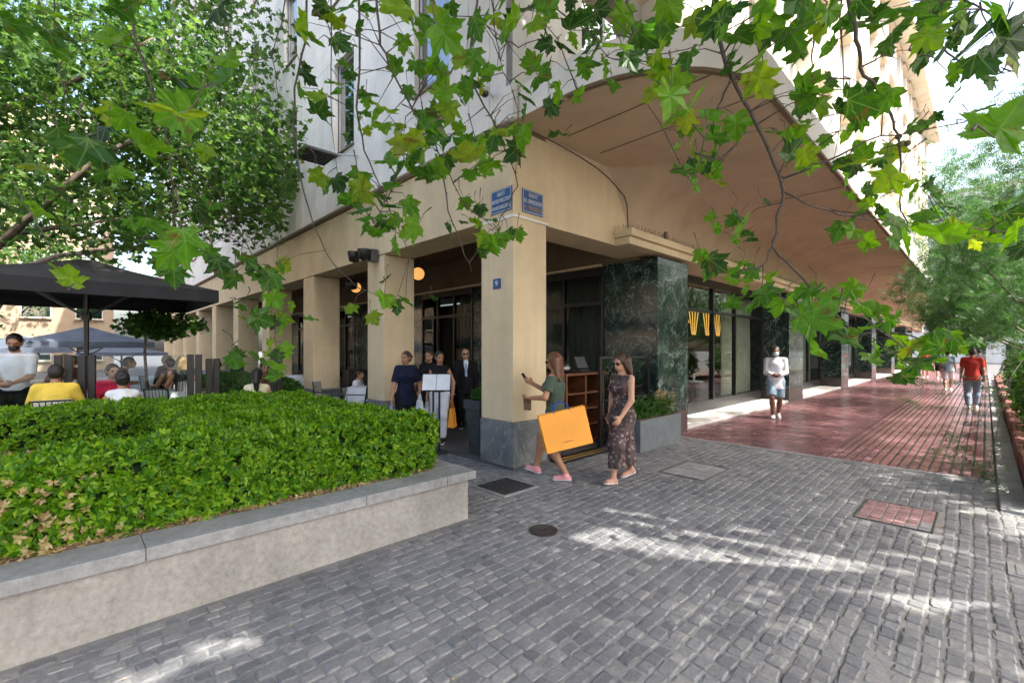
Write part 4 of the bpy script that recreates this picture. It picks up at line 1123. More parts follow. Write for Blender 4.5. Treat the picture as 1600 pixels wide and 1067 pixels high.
    sdf_obj('mouth', [cap(hd(-.018, .099, -.062), .006*s, hd(.018, .099, -.062), .006*s)], 'lips', T, .004, .004)
    # shoes
    if shoes:
        for (an, fd, q) in G['foot']:
            heel = an-np.array([0, 0, ank-.035*s]); pr = [cap(heel-fd*.03*s, .046*s, heel+fd*.14*s+np.array([0, 0, -.008*s]), .040*s, ((0, 0, 1), 1.2)), cap(heel, .045*s, an+np.array([0, 0, .01]), .043*s, None, None, .9)]
            o = sdf_obj('shoe', pr, shoes, T, .010, .02)
            sole = sdf_obj('sole', [cap(heel-fd*.035*s+np.array([0, 0, -.022*s]), .048*s, heel+fd*.15*s+np.array([0, 0, -.026*s]), .044*s, ((0, 0, 1), 3.2))], 'sole_white', o, .009, .01)
    # clothes
    for c in clothes:
        pr = []; inf = c.get('inf', .014)
        for g in c['parts']:
            gg, t1 = (g, None) if isinstance(g, str) else g
            for p in G[gg]:
                p = dict(p)
                if p['k'] == 'c':
                    p['ra'] += inf; p['rb'] += inf
                    if t1 is not None: p['t1'] = t1; p['rb'] += c.get('flare', 0)
                else: p['r'] = p['r']+inf
                pr.append(p)
        for e in c.get('extra', ()): pr.append(e(J, pv, s, ax_up, fw, sh_c))
        cuts = [f(J, pv, s, ax_up, fw, sh_c) for f in c.get('cuts', ())]
        sdf_obj(c['name'], pr, c['mat'], T, max(vox, .012), c.get('blend', .03), cuts)
    # hair
    style, hm = hair
    skull = ell(hd(0, -.012, .038), np.array([.087, .105, .097])*s, HR)
    face_cut = (hd(0, .045, .02), hf*.86-hu*.5)
    if style == 'short': sdf_obj('hair', [skull, ell(hd(0, -.05, .0), np.array([.078, .068, .09])*s, HR)], hm, T, .010, .02, [face_cut, (hd(0, 0, -.07), -hu)])
    elif style == 'bun': sdf_obj('hair', [skull, ell(hd(0, -.05, .0), np.array([.080, .065, .09])*s, HR), ell(hd(0, -.12, .03), np.array([.05, .05, .05])*s)], hm, T, .010, .02, [face_cut])
    elif style == 'long':
        L = c_len = .34*s
        bk = [cap(hd(x, -.045, .02), .058*s, hd(x*1.35, -.085, -.02)-np.array([0, 0, L*w]), .034*s) for x, w in ((-.055, .9), (0, 1), (.055, .92), (-.075, .75), (.075, .78))]
        sdf_obj('hair', [skull]+bk+[cap(hd(q*.075, .01, .02), .03*s, hd(q*.085, .01, -.16), .022*s) for q in (-1, 1)], hm, T, .011, .02, [(hd(0, .062, .035), hf*.92-hu*.38)])
    elif style == 'ponytail':
        sdf_obj('hair', [skull, ell(hd(0, -.05, .0), np.array([.078, .065, .085])*s, HR), cap(hd(0, -.11, .04), .045*s, hd(0, -.16, -.10), .05*s), cap(hd(0, -.16, -.10), .05*s, hd(0, -.14, -.36), .02*s)], hm, T, .010, .02, [face_cut])
    if glasses:
        g = MB(); 
        gl = sdf_obj('sunglasses', [ell(hd(-.033, .103, .008), np.array([.031, .012, .024])*s, HR), ell(hd(.033, .103, .008), np.array([.031, .012, .024])*s, HR), cap(hd(-.075, .09, .014), .005*s, hd(.075, .09, .014), .005*s)]+[cap(hd(q*.08, .08, .014), .005*s, hd(q*.085, -.01, .012), .005*s) for q in (-1, 1)], 'eye_dark', T, .005, .006)
    if mask: sdf_obj('face_mask', [ell(hd(0, .062, -.05), np.array([.066, .066, .058])*s, HR)], mask, T, .008, .01, [(hd(0, .03, 0), -hf)])
    T_J = {k: v for k, v in J.items()}
    return T, T_J

for nme, c in (('hair_dark', (.012, .009, .007)), ('hair_brown', (.06, .03, .015)), ('hair_auburn', (.13, .045, .018)), ('hair_blond', (.32, .21, .09)), ('hair_grey', (.30, .29, .27))):
    m, nn, bb = new_mat(nme); f = noise(nn, geo_pos(nn, (60, 60, 4)), 3, 4)
    nn.links.new(ramp(nn, f, [(.3, tuple(k*.55 for k in c)), (.7, tuple(k*1.5 for k in c))]), bb.inputs['Base Color']); bb.inputs['Roughness'].default_value = .45; bump(nn, bb, f, .5, .01); M[nme] = m
plain('eye_dark', (.01, .009, .009), .15, 0, bmp=0); plain('lips', (.36, .12, .10), .5, .05, bmp=0)
plain('shoe_white', (.7, .7, .7), .6, .08); plain('shoe_black', (.012, .012, .012), .4, .1); plain('shoe_pink', (.80, .33, .34), .6, .08); plain('sole_white', (.72, .66, .64), .7, .05); plain('sandal', (.45, .24, .17), .6, .1)
def cloth(name, col, var=.12): return plain(name, col, .88, var, 7, bmp=.7, bscale=13, spec=.2)
cloth('c_green', (.075, .105, .075)); cloth('c_white', (.72, .72, .76), .06); cloth('c_navy', (.010, .014, .035)); cloth('c_black', (.010, .010, .011)); cloth('c_denim', (.24, .34, .42)); cloth('c_cream', (.62, .55, .38))
cloth('c_yellow', (.72, .52, .08)); cloth('c_pink', (.72, .03, .10)); cloth('c_red', (.42, .04, .03)); cloth('c_grey', (.25, .26, .27)); cloth('c_blue', (.10, .22, .45)); cloth('c_shirtblue', (.30, .38, .55)); cloth('c_jeans', (.20, .25, .33)); cloth('c_brown', (.10, .045, .03)); cloth('c_trouser_white', (.66, .66, .70), .06)
cloth('c_shorts_white', (.68, .67, .70)); cloth('c_pattern', (.35, .45, .55), .5); cloth('mask_blue', (.55, .68, .68), .04)

def head2(p, q):
    """heading that points from plan point p to q"""
    return math.atan2(q[1]-p[1], q[0]-p[0])-math.pi/2
def TOP(mat, sleeve=None, long=False, inf=.016, hem=-.02, neck=.02, name='shirt', flare=0):
    parts = ['torso']
    if long: parts += ['uarm', ('farm', .93)]
    elif sleeve: parts += [('uarm', sleeve)]
    ext = [lambda J, pv, s, u, f, sh: cap(pv+u*.10*s, .150*s+inf*.5, pv+u*(hem-.03), .198*s+inf*.5, ((0, 1, 0), 1.2), None, None, (.006, 6, .4))] if hem < -.06 else []
    return dict(name=name, mat=mat, parts=parts, inf=inf, flare=flare, extra=ext, cuts=[lambda J, pv, s, u, f, sh: (pv+u*hem, -u), lambda J, pv, s, u, f, sh: (sh+u*(.075+neck)*s, u)])
def TROUSERS(mat, t1=.97, inf=.016, thigh_only=None, name='trousers'):
    parts = [('thigh', thigh_only)] if thigh_only else ['thigh', ('shank', None)]
    ext = [lambda J, pv, s, u, f, sh: ell(pv+u*.01, np.array([.158, .122, .125])*s)]
    cuts = [lambda J, pv, s, u, f, sh: (pv+u*.10*s, u)]
    if not thigh_only: cuts.append(lambda J, pv, s, u, f, sh: ((0, 0, min(J['ank1'][2], J['ank-1'][2])+.01), (0, 0, -1)))
    return dict(name=name, mat=mat, parts=parts, inf=inf, flare=.02 if thigh_only else 0, extra=ext, cuts=cuts)
def SKIRT(mat, zhem, r0=.135, r1=.23, rip=(.012, 9, .3), name='skirt', lean=(0, 0)):
    return dict(name=name, mat=mat, parts=[], blend=.09, extra=[lambda J, pv, s, u, f, sh: cap(pv+u*.12*s, r0*s, (pv[0]+lean[0], pv[1]+lean[1], zhem-.02), r1*s, ((0, 1, 0), 1.0), None, None, rip)]+[lambda J, pv, s, u, f, sh, q=q: cap(J['hip%d' % q], .112*s, J['knee%d' % q], .098*s) for q in (1, -1)]+[lambda J, pv, s, u, f, sh, q=q: cap(J['knee%d' % q], .098*s, J['ank%d' % q]*.75+pv*.25*np.array([1, 1, 0]), .105*s, None, None, None, (.02, 5, .7)) for q in (1, -1)], cuts=[lambda J, pv, s, u, f, sh: ((0, 0, zhem), (0, 0, -1))])

plain('clutch', (.16, .10, .05), .6, .5, 60)
# --- woman with the orange bag
a = ground(887, 748); b = ground(835, 741); mid = (a+b)/2; hdg = head2(a, b)
P1, J1 = person('woman in an off-shoulder green top looking at her phone, orange shopping bag on her arm', (mid.x, mid.y, 0), hdg, 1.68, True, 'skin_tan',
    pelvis=(0, -.07, 0), feet=((.07, .24, .012, 12), (-.07, -.24, .0, -4)), hands=((.10, .30, 1.22, -.6, -.2, .6), (-.20, .20, 1.06, .2, .1, 1)), look=(4, -10), hair=('long', 'hair_auburn'), glasses=True, shoes='shoe_pink', vox=.009,
    clothes=[TOP('c_green', .72, inf=.02, hem=-.04, neck=-.05, name='top', flare=.012), TROUSERS('c_denim', thigh_only=.55, name='shorts')], elbow=((.5, -.3, -1), (-.7, -.5, -.8)))
# phone in the right hand
def local_box(name, parent, c, X, Y, Z, hx, hy, hz, mat, bevel=.002):
    m = Matrix((( X[0], Y[0], Z[0], c[0]), (X[1], Y[1], Z[1], c[1]), (X[2], Y[2], Z[2], c[2]), (0, 0, 0, 1)))
    return MB().box(-hx, hx, -hy, hy, -hz, hz, m).build(name, mat, parent, bevel=bevel)
ph = thing('phone', 'phone held up by the woman in the green top', 'phone', (mid.x, mid.y, 0), hdg)
d = J1['hand1']; local_box('case', ph, (d[0], d[1]+.03, d[2]+.04), (1, 0, 0), (0, .55, .83), (0, -.83, .55), .036, .075, .005, 'black_metal'); local_box('screen', ph, (d[0], d[1]+.026, d[2]+.0435), (1, 0, 0), (0, .55, .83), (0, -.83, .55), .033, .07, .0016, 'eye_dark', 0)
# orange bag hanging from her left (near) forearm
bg_ = thing('shopping_bag', 'big orange paper shopping bag with blue handles carried by the woman in green', 'bag', (mid.x, mid.y, 0), hdg)
el = (J1['el-1']+J1['wr-1'])/2
def bag(T, top, wide, high, deep, mat, hmat, tilt=0, hand_h=.12, yaw=0):
    """open-topped paper bag with tapered gussets; width along local Y, hanging at point top"""
    m = Matrix.Translation(top) @ Matrix.Rotation(yaw, 4, 'Z') @ Matrix.Rotation(tilt, 4, 'X')
    w0, w1 = wide/2, wide/2*.98; d0, d1 = deep*.18, deep/2; z0, z1 = -hand_h, -hand_h-high
    vs = [(-d0, -w0, z0), (d0, -w0, z0), (d0, w0, z0), (-d0, w0, z0), (-d1, -w1, z1), (d1, -w1, z1), (d1, w1, z1), (-d1, w1, z1), (0, -w0*.95, z0-.01), (0, w0*.95, z0-.01)]
    vs = [tuple(m @ Vector(p)) for p in vs]
    o = MB().add(vs, [(4, 5, 6, 7)[::-1], (1, 2, 6, 5), (3, 0, 4, 7), (0, 8, 1, 5, 4), (2, 9, 3, 7, 6), (0, 3, 9, 8), (8, 9, 2, 1)]).build('body', mat, T, bevel=.004)
    for x in (-d0, d0):
        q = [(x, -w0*.35, z0-.02), (x*.6, -w0*.3, z0+hand_h*.6), (x*.2, 0, .015), (x*.6, w0*.3, z0+hand_h*.6), (x, w0*.35, z0-.02)]
        MB().tube([tuple(m @ Vector(p)) for p in q], .007, 5).build('handle', hmat, T)
    return o, m
cloth('c_blueband', (.03, .08, .35))
bo, bm_ = bag(bg_, (el[0]-.12, el[1]-.34, el[2]-.03), .60, .46, .22, 'orange_paper', 'c_blueband', R(-12), .10, R(34))
txt = obj('logo_lettering', text_mesh('LOUIS VUITTON', .016), 'brown_print', bg_)
txt.matrix_local = bm_ @ Matrix.Translation((-.108, 0, -.47)) @ Matrix.Rotation(R(-90), 4, 'Z') @ Matrix.Rotation(R(90), 4, 'X'); txt.name = 'small_print'
hb_ = thing('clutch_bag', 'small brown patterned clutch held by the woman in the green top', 'bag', (mid.x, mid.y, 0), hdg)
h = J1['hand-1']; local_box('body', hb_, (h[0]+.02, h[1]-.02, h[2]-.075), (1, 0, 0), (0, 1, 0), (0, 0, 1), .02, .05, .085, 'clutch', .008); local_box('flap', hb_, (h[0]-.002, h[1]-.02, h[2]-.03), (1, 0, 0), (0, 1, 0), (0, 0, 1), .003, .049, .04, 'wood', .002)
# --- woman in the floral dress
a = ground(990, 744); b = ground(952, 754); mid2 = (a+b)/2; hdg2 = head2(a, b)
P2, J2 = person('woman with sunglasses and long brown hair in a long floral dress walking over the cobbles', (mid2.x, mid2.y, 0), hdg2, 1.66, True, 'skin',
    feet=((.06, -.26, .02, -10), (-.06, .24, .0, 10)), hands=((.22, -.02, .82), (-.16, .20, .86, .6, -.3, .3)), look=(-6, -14), hair=('long', 'hair_brown'), glasses=True, shoes='sandal', vox=.009,
    clothes=[TOP('floral', inf=.014, hem=-.05, neck=-.03, name='bodice'), SKIRT('floral', .20, .125, .175, (.022, 7, .3))])
# --- man in white shirt and shorts under the canopy
p = ground(1212, 652); 
P3, J3 = person('man in a white shirt, denim shorts and face mask walking under the canopy', (p.x, p.y, 0), head2(p, (CAM.x+1.2, CAM.y)), 1.76, False, 'skin_dark',
    feet=((.06, .22, .0, 6), (-.06, -.12, .01, -8)), hands=((.06, .30, 1.07, -.8, .2, .3), (-.06, .30, 1.07, .8, .2, .3)), hair=('short', 'hair_dark'), shoes='shoe_white', mask='mask_blue', vox=.011, build=1.08,
    clothes=[TOP('c_white', long=True, inf=.019, hem=-.20), TROUSERS('c_denim', thigh_only=.92, inf=.022, name='shorts')])
t = thing('phone', 'dark phone in the hands of the man in the white shirt', 'phone', (p.x, p.y, 0), P3.rotation_euler.z); h = (J3['hand1']+J3['hand-1'])/2
local_box('case', t, (h[0], h[1]+.03, h[2]-.01), (1, 0, 0), (0, 1, 0), (0, 0, 1), .035, .06, .006, 'black_metal'); local_box('screen', t, (h[0], h[1]+.03, h[2]-.0025), (1, 0, 0), (0, 1, 0), (0, 0, 1), .031, .055, .001, 'eye_dark', 0)
# --- group leaving the restaurant
def stand(x, D, z=0.0): v = at(x, 546, D); return (v.x, v.y, z)
tocam = lambda l: head2(l, (CAM.x, CAM.y))
l = stand(634, 8.2, 0); P4, J4 = person('woman in a navy blouse and black trousers carrying bags behind the hedge end', l, tocam(l)+R(12), 1.64, True, 'skin_tan', look=(-50, 0), hands=((.27, .10, .80), (-.20, .22, .98)), hair=('bun', 'hair_brown'), shoes='shoe_black', clothes=[TOP('c_navy', .85, inf=.022, hem=-.16, name='blouse', flare=.012), TROUSERS('c_black', inf=.035)], vox=.012)
l5 = stand(688, 8.35, 0.03); P5, J5 = person('woman in a black top and white trousers with a mask under her chin', l5, tocam(l5)+R(-14), 1.62, True, 'skin_tan', feet=((.08, -.10, .0), (-.08, .16, .0)), look=(35, 0), hands=((.22, .08, .84), (-.24, .06, .84)), hair=('bun', 'hair_dark'), shoes='shoe_black', clothes=[TOP('c_black', inf=.018, hem=.04, name='top'), TROUSERS('c_trouser_white', inf=.03)], vox=.012)
l6 = stand(727, 9.8, .03); P6, J6 = person('bald man in a dark suit and blue tie in the arcade', l6, tocam(l6)+R(6), 1.66, False, 'skin', hair=('none', None), glasses=True, shoes='shoe_black', hands=((.25, .08, .82), (-.25, .08, .82)), clothes=[dict(name='shirt', mat='c_white', parts=['torso'], inf=.008, cuts=[lambda J, pv, s, u, f, sh: (sh+u*.10*s, u)]), TOP('c_black', long=True, inf=.026, hem=-.16, name='jacket', neck=.01), TROUSERS('c_black', inf=.025)])
sdf_obj('tie', [cap((0, .150, 1.36), .018, (0, .168, 1.12), .030, ((0, 1, 0), 2.5))], 'c_shirtblue', P6, .007, .01); sdf_obj('shirt_front', [cap((0, .128, 1.40), .055, (0, .148, 1.15), .018, ((0, 1, 0), 2.5))], 'c_white', P6, .008, .01)
l7 = stand(672, 9.2, .03); person('person in a black t-shirt half hidden between the two women by the menu stand', l7, tocam(l7)+R(-30), 1.62, False, 'skin_tan', hands=((.26, .15, .95), (-.15, .28, 1.05)), hair=('short', 'hair_brown'), shoes='shoe_black', clothes=[TOP('c_black', .7, inf=.02, hem=-.12, name='t_shirt'), TROUSERS('c_black', inf=.025)])
def hung_bag(label, T, J, key, w, hgt, dp, mat, hm, rot=0):
    t = thing('shopping_bag', label, 'bag', T.location, T.rotation_euler.z); h = J[key]; bag(t, tuple(h), w, hgt, dp, mat, hm, rot, .13)
hung_bag('white paper bag with striped top held by the woman in navy', P4, J4, 'hand-1', .26, .30, .12, 'paper_white', 'paper_white')
hung_bag('small white bag with pale blue handles in the right hand of the woman in navy', P4, J4, 'hand1', .2, .22, .1, 'paper_white', 'c_shirtblue')
hung_bag('orange paper bag held by the woman in white trousers', P5, J5, 'hand-1', .26, .34, .12, 'orange_paper', 'brown_print')
hung_bag('white glossy bag held by the woman in white trousers', P5, J5, 'hand1', .26, .30, .12, 'paper_white', 'paper_white')

# --- people further along the red pavement
def walker(label, x, y, H, top, bottom, heading, hair=('short', 'hair_dark'), fem=False, short=True, skin='skin_tan'):
    g = ground(x, y); return person(label, (g.x, g.y, 0), heading, H, fem, skin, feet=((.07, .2, 0), (-.07, -.2, 0)), hair=hair, clothes=[TOP(top, .7, inf=.02, hem=-.1, name='t_shirt'), TROUSERS(bottom, thigh_only=.95 if short else None, inf=.025)], vox=.018, fingers=False, group='people walking away under the canopy')
AW = R(-90)
walker('man in a red t-shirt and grey trousers walking away beside the right kerb', 1519, 638, 1.74, 'c_red', 'c_jeans', AW, short=False)
walker('person in a blue patterned shirt and white shorts walking away under the trees', 1481, 610, 1.68, 'c_pattern', 'c_shorts_white', AW)
walker('person in a teal shirt far along the red pavement', 1468, 592, 1.7, 'teal', 'c_black', AW)
walker('person in an orange top far along the red pavement by the piers', 1446, 590, 1.66, 'c_red', 'c_black', -AW, fem=True)
walker('person in dark clothes at the far end beside the right kerb', 1530, 600, 1.72, 'c_grey', 'c_black', AW, short=False)

# --- the terrace: waiter, diners, tables and chairs
def diner(label, x, D, head_top_y, facing, top, hair, fem=False, sleeve=.75, skin='skin_tan', lean=6, hands=None, build=1.0, seat=True, H=1.7, look=(0, 0)):
    """seated person whose crown sits at the given photo height"""
    v = at(x, head_top_y, D); zs = v.z-(.82 if not fem else .80)*H/1.72
    loc = (v.x, v.y, zs-.46); facing = facing-CAMROT+head2((CAM.x, CAM.y), (v.x, v.y))
    pvz = .46+.09
    person(label, loc, facing, H, fem, skin, pelvis=(0, 0, pvz), feet=((.12, .42, .0), (-.12, .42, .0)), hands=hands or ((.16, .36, .76), (-.16, .36, .76)), lean=lean, look=look, hair=hair, shoes='shoe_black',
           clothes=[TOP(top, sleeve, inf=.02, hem=-.02, name='top')]+[TROUSERS('c_black', inf=.02)], vox=.014, fingers=False, build=build, group='diners on the terrace')
    return Vector(loc), facing
FA = CAMROT; FC = CAMROT+math.pi; FR = CAMROT-math.pi/2; FL_ = CAMROT+math.pi/2
l = place(24, 6.75); person('bearded waiter in a white shirt standing at the left edge behind the hedge', tuple(l), tocam(l)+R(-14), 1.78, False, 'skin_tan', hands=((.05, .32, 1.10, -.8, .2, .3), (-.05, .32, 1.10, .8, .2, .3)), look=(0, -16), hair=('short', 'hair_dark'), shoes='shoe_black', build=1.02, vox=.012,
    clothes=[TOP('c_white', .9, inf=.016, hem=.02), TROUSERS('c_black', inf=.025), dict(name='beard', mat='hair_dark', parts=[], extra=[lambda J, pv, s, u, f, sh: ell(np.array([0, .068, 0])+sh+u*.135*s, np.array([.054, .052, .055])*s)])])
seats = []
seats.append((diner('diner in a yellow t-shirt seen from behind at the near table', 86, 6.35, 580, FA+R(-6), 'c_yellow', ('short', 'hair_dark'), build=1.05, sleeve=.85), FA+R(-6), 'cream chair under the diner in yellow'))
seats.append((diner('woman in a puffy pink dress facing the camera', 172, 7.35, 579, FC+R(20), 'c_pink', ('bun', 'hair_dark'), True, .9, 'skin'), FC+R(20), 'cream chair under the woman in pink'))
seats.append((diner('woman in a white top seen from behind next to the near umbrella pole', 193, 6.5, 592, FA+R(10), 'c_white', ('bun', 'hair_dark'), True, None), FA+R(10), 'cream chair under the woman in the white top'))
seats.append((diner('woman with blond hair and brown top seen from behind under the parasol', 102, 8.8, 562, FA+R(8), 'c_brown', ('long', 'hair_blond'), True, .8), FA+R(8), 'cream chair under the blond woman in brown'))
seats.append((diner('person in white beside the blond woman in brown', 118, 10.0, 562, FA+R(30), 'c_white', ('short', 'hair_brown')), FA+R(30), 'cream chair beside the blond woman in brown'))
seats.append((diner('person in black leaning over a table behind the woman in pink', 172, 9.2, 560, FR, 'c_black', ('short', 'hair_dark'), lean=24), FR, 'cream chair under the person leaning in black'))
seats.append((diner('blond diner in black at the middle table', 247, 10.4, 560, FR+R(20), 'c_black', ('short', 'hair_blond'), lean=14), FR+R(20), 'cream chair under the blond diner in black'))
seats.append((diner('diner with bare back and dark hair at the middle table', 270, 10.0, 567, FA+R(40), 'c_brown', ('bun', 'hair_dark'), True, None), FA+R(40), 'cream chair under the bare backed diner'))
seats.append((diner('woman with long blond hair seen from behind beside the black screen posts', 287, 9.3, 565, FA+R(20), 'c_black', ('long', 'hair_blond'), True, None), FA+R(20), 'cream chair under the long haired blond woman by the post'))
seats.append((diner('man in a grey shirt sitting before the beige columns', 343, 13.5, 569, FA+R(30), 'c_grey', ('short', 'hair_dark')), FA+R(30), 'cream chair under the man in grey'))
seats.append((diner('white haired person facing the man in grey', 330, 14.6, 573, FC, 'c_shirtblue', ('short', 'hair_grey')), FC, 'cream chair under the white haired diner'))
seats.append((diner('woman with a black ponytail in a cream top seen from behind by the hedge', 401, 7.6, 586, FA+R(-4), 'c_cream', ('ponytail', 'hair_dark'), True, None, 'skin'), FA, 'cream chair under the woman in cream'))
seats.append((diner('woman with dark hair beyond the woman in cream', 411, 8.9, 573, FC+R(20), 'c_brown', ('bun', 'hair_dark'), True, None), FC+R(20), 'cream chair under the woman facing the hedge'))
seats.append((diner('man in a white shirt seated in the arcade between the second and third columns', 556, 11.8, 583, FR+R(-20), 'c_white', ('short', 'hair_dark'), sleeve=.9), FR, 'cream chair under the man in the arcade'))
seats.append((diner('person in pale blue seated in the arcade beyond the third column', 465, 15.5, 583, FR, 'c_shirtblue', ('short', 'hair_brown')), FR, 'cream chair under the person in pale blue'))
for ((l, rz), _, lb) in seats: chair(lb, (l.x, l.y, l.z), rz)
for lb, x, D, rz in (('empty striped chair in the arcade by the second column', 560, 10.6, FL_), ('empty striped chair in the arcade beside the third column', 512, 11.2, FR), ('empty cream chair at the table left of the black post', 262, 8.3, FA), ('empty cream chair in front of the black post', 300, 8.0, FL_), ('empty cream chair at the edge behind the yellow shirt', 118, 7.3, FC), ('empty striped chair deep in the arcade', 536, 12.6, FC), ('empty chair behind the man in the suit', 745, 10.6, FL_)):
    l = place(x, D, TZ if x < 480 else .03); chair(lb, tuple(l), rz)
for lb, x, D in (('white clothed table in front of the diner in yellow', 108, 7.2), ('white clothed table at the middle of the terrace', 262, 9.2), ('white clothed table before the blond woman in brown', 96, 9.8), ('white clothed table beside the woman in cream', 362, 7.7), ('white clothed table before the man in grey', 334, 14.0), ('white clothed table in the arcade between second and third columns', 572, 11.2), ('white clothed table deep in the arcade', 470, 14.8)):
    l = place(x, D, TZ if x < 480 else .03); table(lb, tuple(l))
# black service cabinets against the columns
def cabinet(label, loc, rz):
    t = thing('service_cabinet', label, 'cabinet', loc, rz, group='black service cabinets')
    b = MB(); b.box(-.4, -.37, -.2, .2, 0, 1.1); b.box(.37, .4, -.2, .2, 0, 1.1); b.box(-.37, .37, .17, .2, 0, 1.1); b.build('carcass', 'black_metal', t)
    for z in (.05, .4, .75): box('shelf', -.37, .37, -.2, .17, z, z+.03, 'black_metal', t)
    box('top', -.42, .42, -.22, .22, 1.1, 1.13, 'black_metal', t)
    for k in range(4): MB().lathe([(.09, .435), (.1, .45+.012*k)], (-.2, 0, .01*k), 12).build('plate', 'paper_white', t) if k < 1 else None
cabinet('black shelf cabinet with plates behind the third column', (1.15, 7.2, .03), R(0)); cabinet('black cabinet against the second column behind the woman in navy', (1.15, 3.45, .03), R(0))
cabinet('dark service cabinet with bottles beside the far columns', (-.5, 13.2, .12), R(90))

# ================================================================== TREES
HALF = [(.10, -.05), (.32, -.11), (.47, .00), (.62, .04), (.47, .13), (.45, .20), (.55, .29), (.62, .40), (.82, .58), (.62, .57), (.52, .64), (.46, .60), (.35, .56), (.37, .70), (.41, .82), (.24, .81), (.17, .93)]
OUT = [(0, 0)]+HALF+[(0, 1.10)]+[(-x, y) for x, y in HALF[::-1]]
def plane_leaf(seed, simple=False):
    r = np.random.default_rng(seed)
    o = np.array(OUT)
    if simple: o = np.array([(0, 0), (.32, -.11), (.62, .04), (.45, .20), (.82, .58), (.36, .58), (0, 1.10), (-.36, .58), (-.82, .58), (-.45, .20), (-.62, .04), (-.32, -.11)])
    o = o*np.array([r.uniform(.85, 1.05), 1])+r.normal(0, .012, o.shape)
    P = np.concatenate([[(0, .33)], o]); x, y = P.T
    fold = r.uniform(.0, .5); curl = r.uniform(-.3, .7); wv = r.uniform(.03, .09)
    z = fold*np.abs(x)**1.2-curl*(y-.3)**2*np.sign(y-.3)-.18*x*x+wv*np.sin(6*x+9*y+r.uniform(0, 6))
    V = np.stack([x, y, z], 1); n = len(o)
    F = np.array([(0, 1+i, 1+(i+1) % n) for i in range(n)])
    return V, F
PLV = [plane_leaf(s) for s in range(12)]; PLS = [plane_leaf(s+40, True) for s in range(6)]

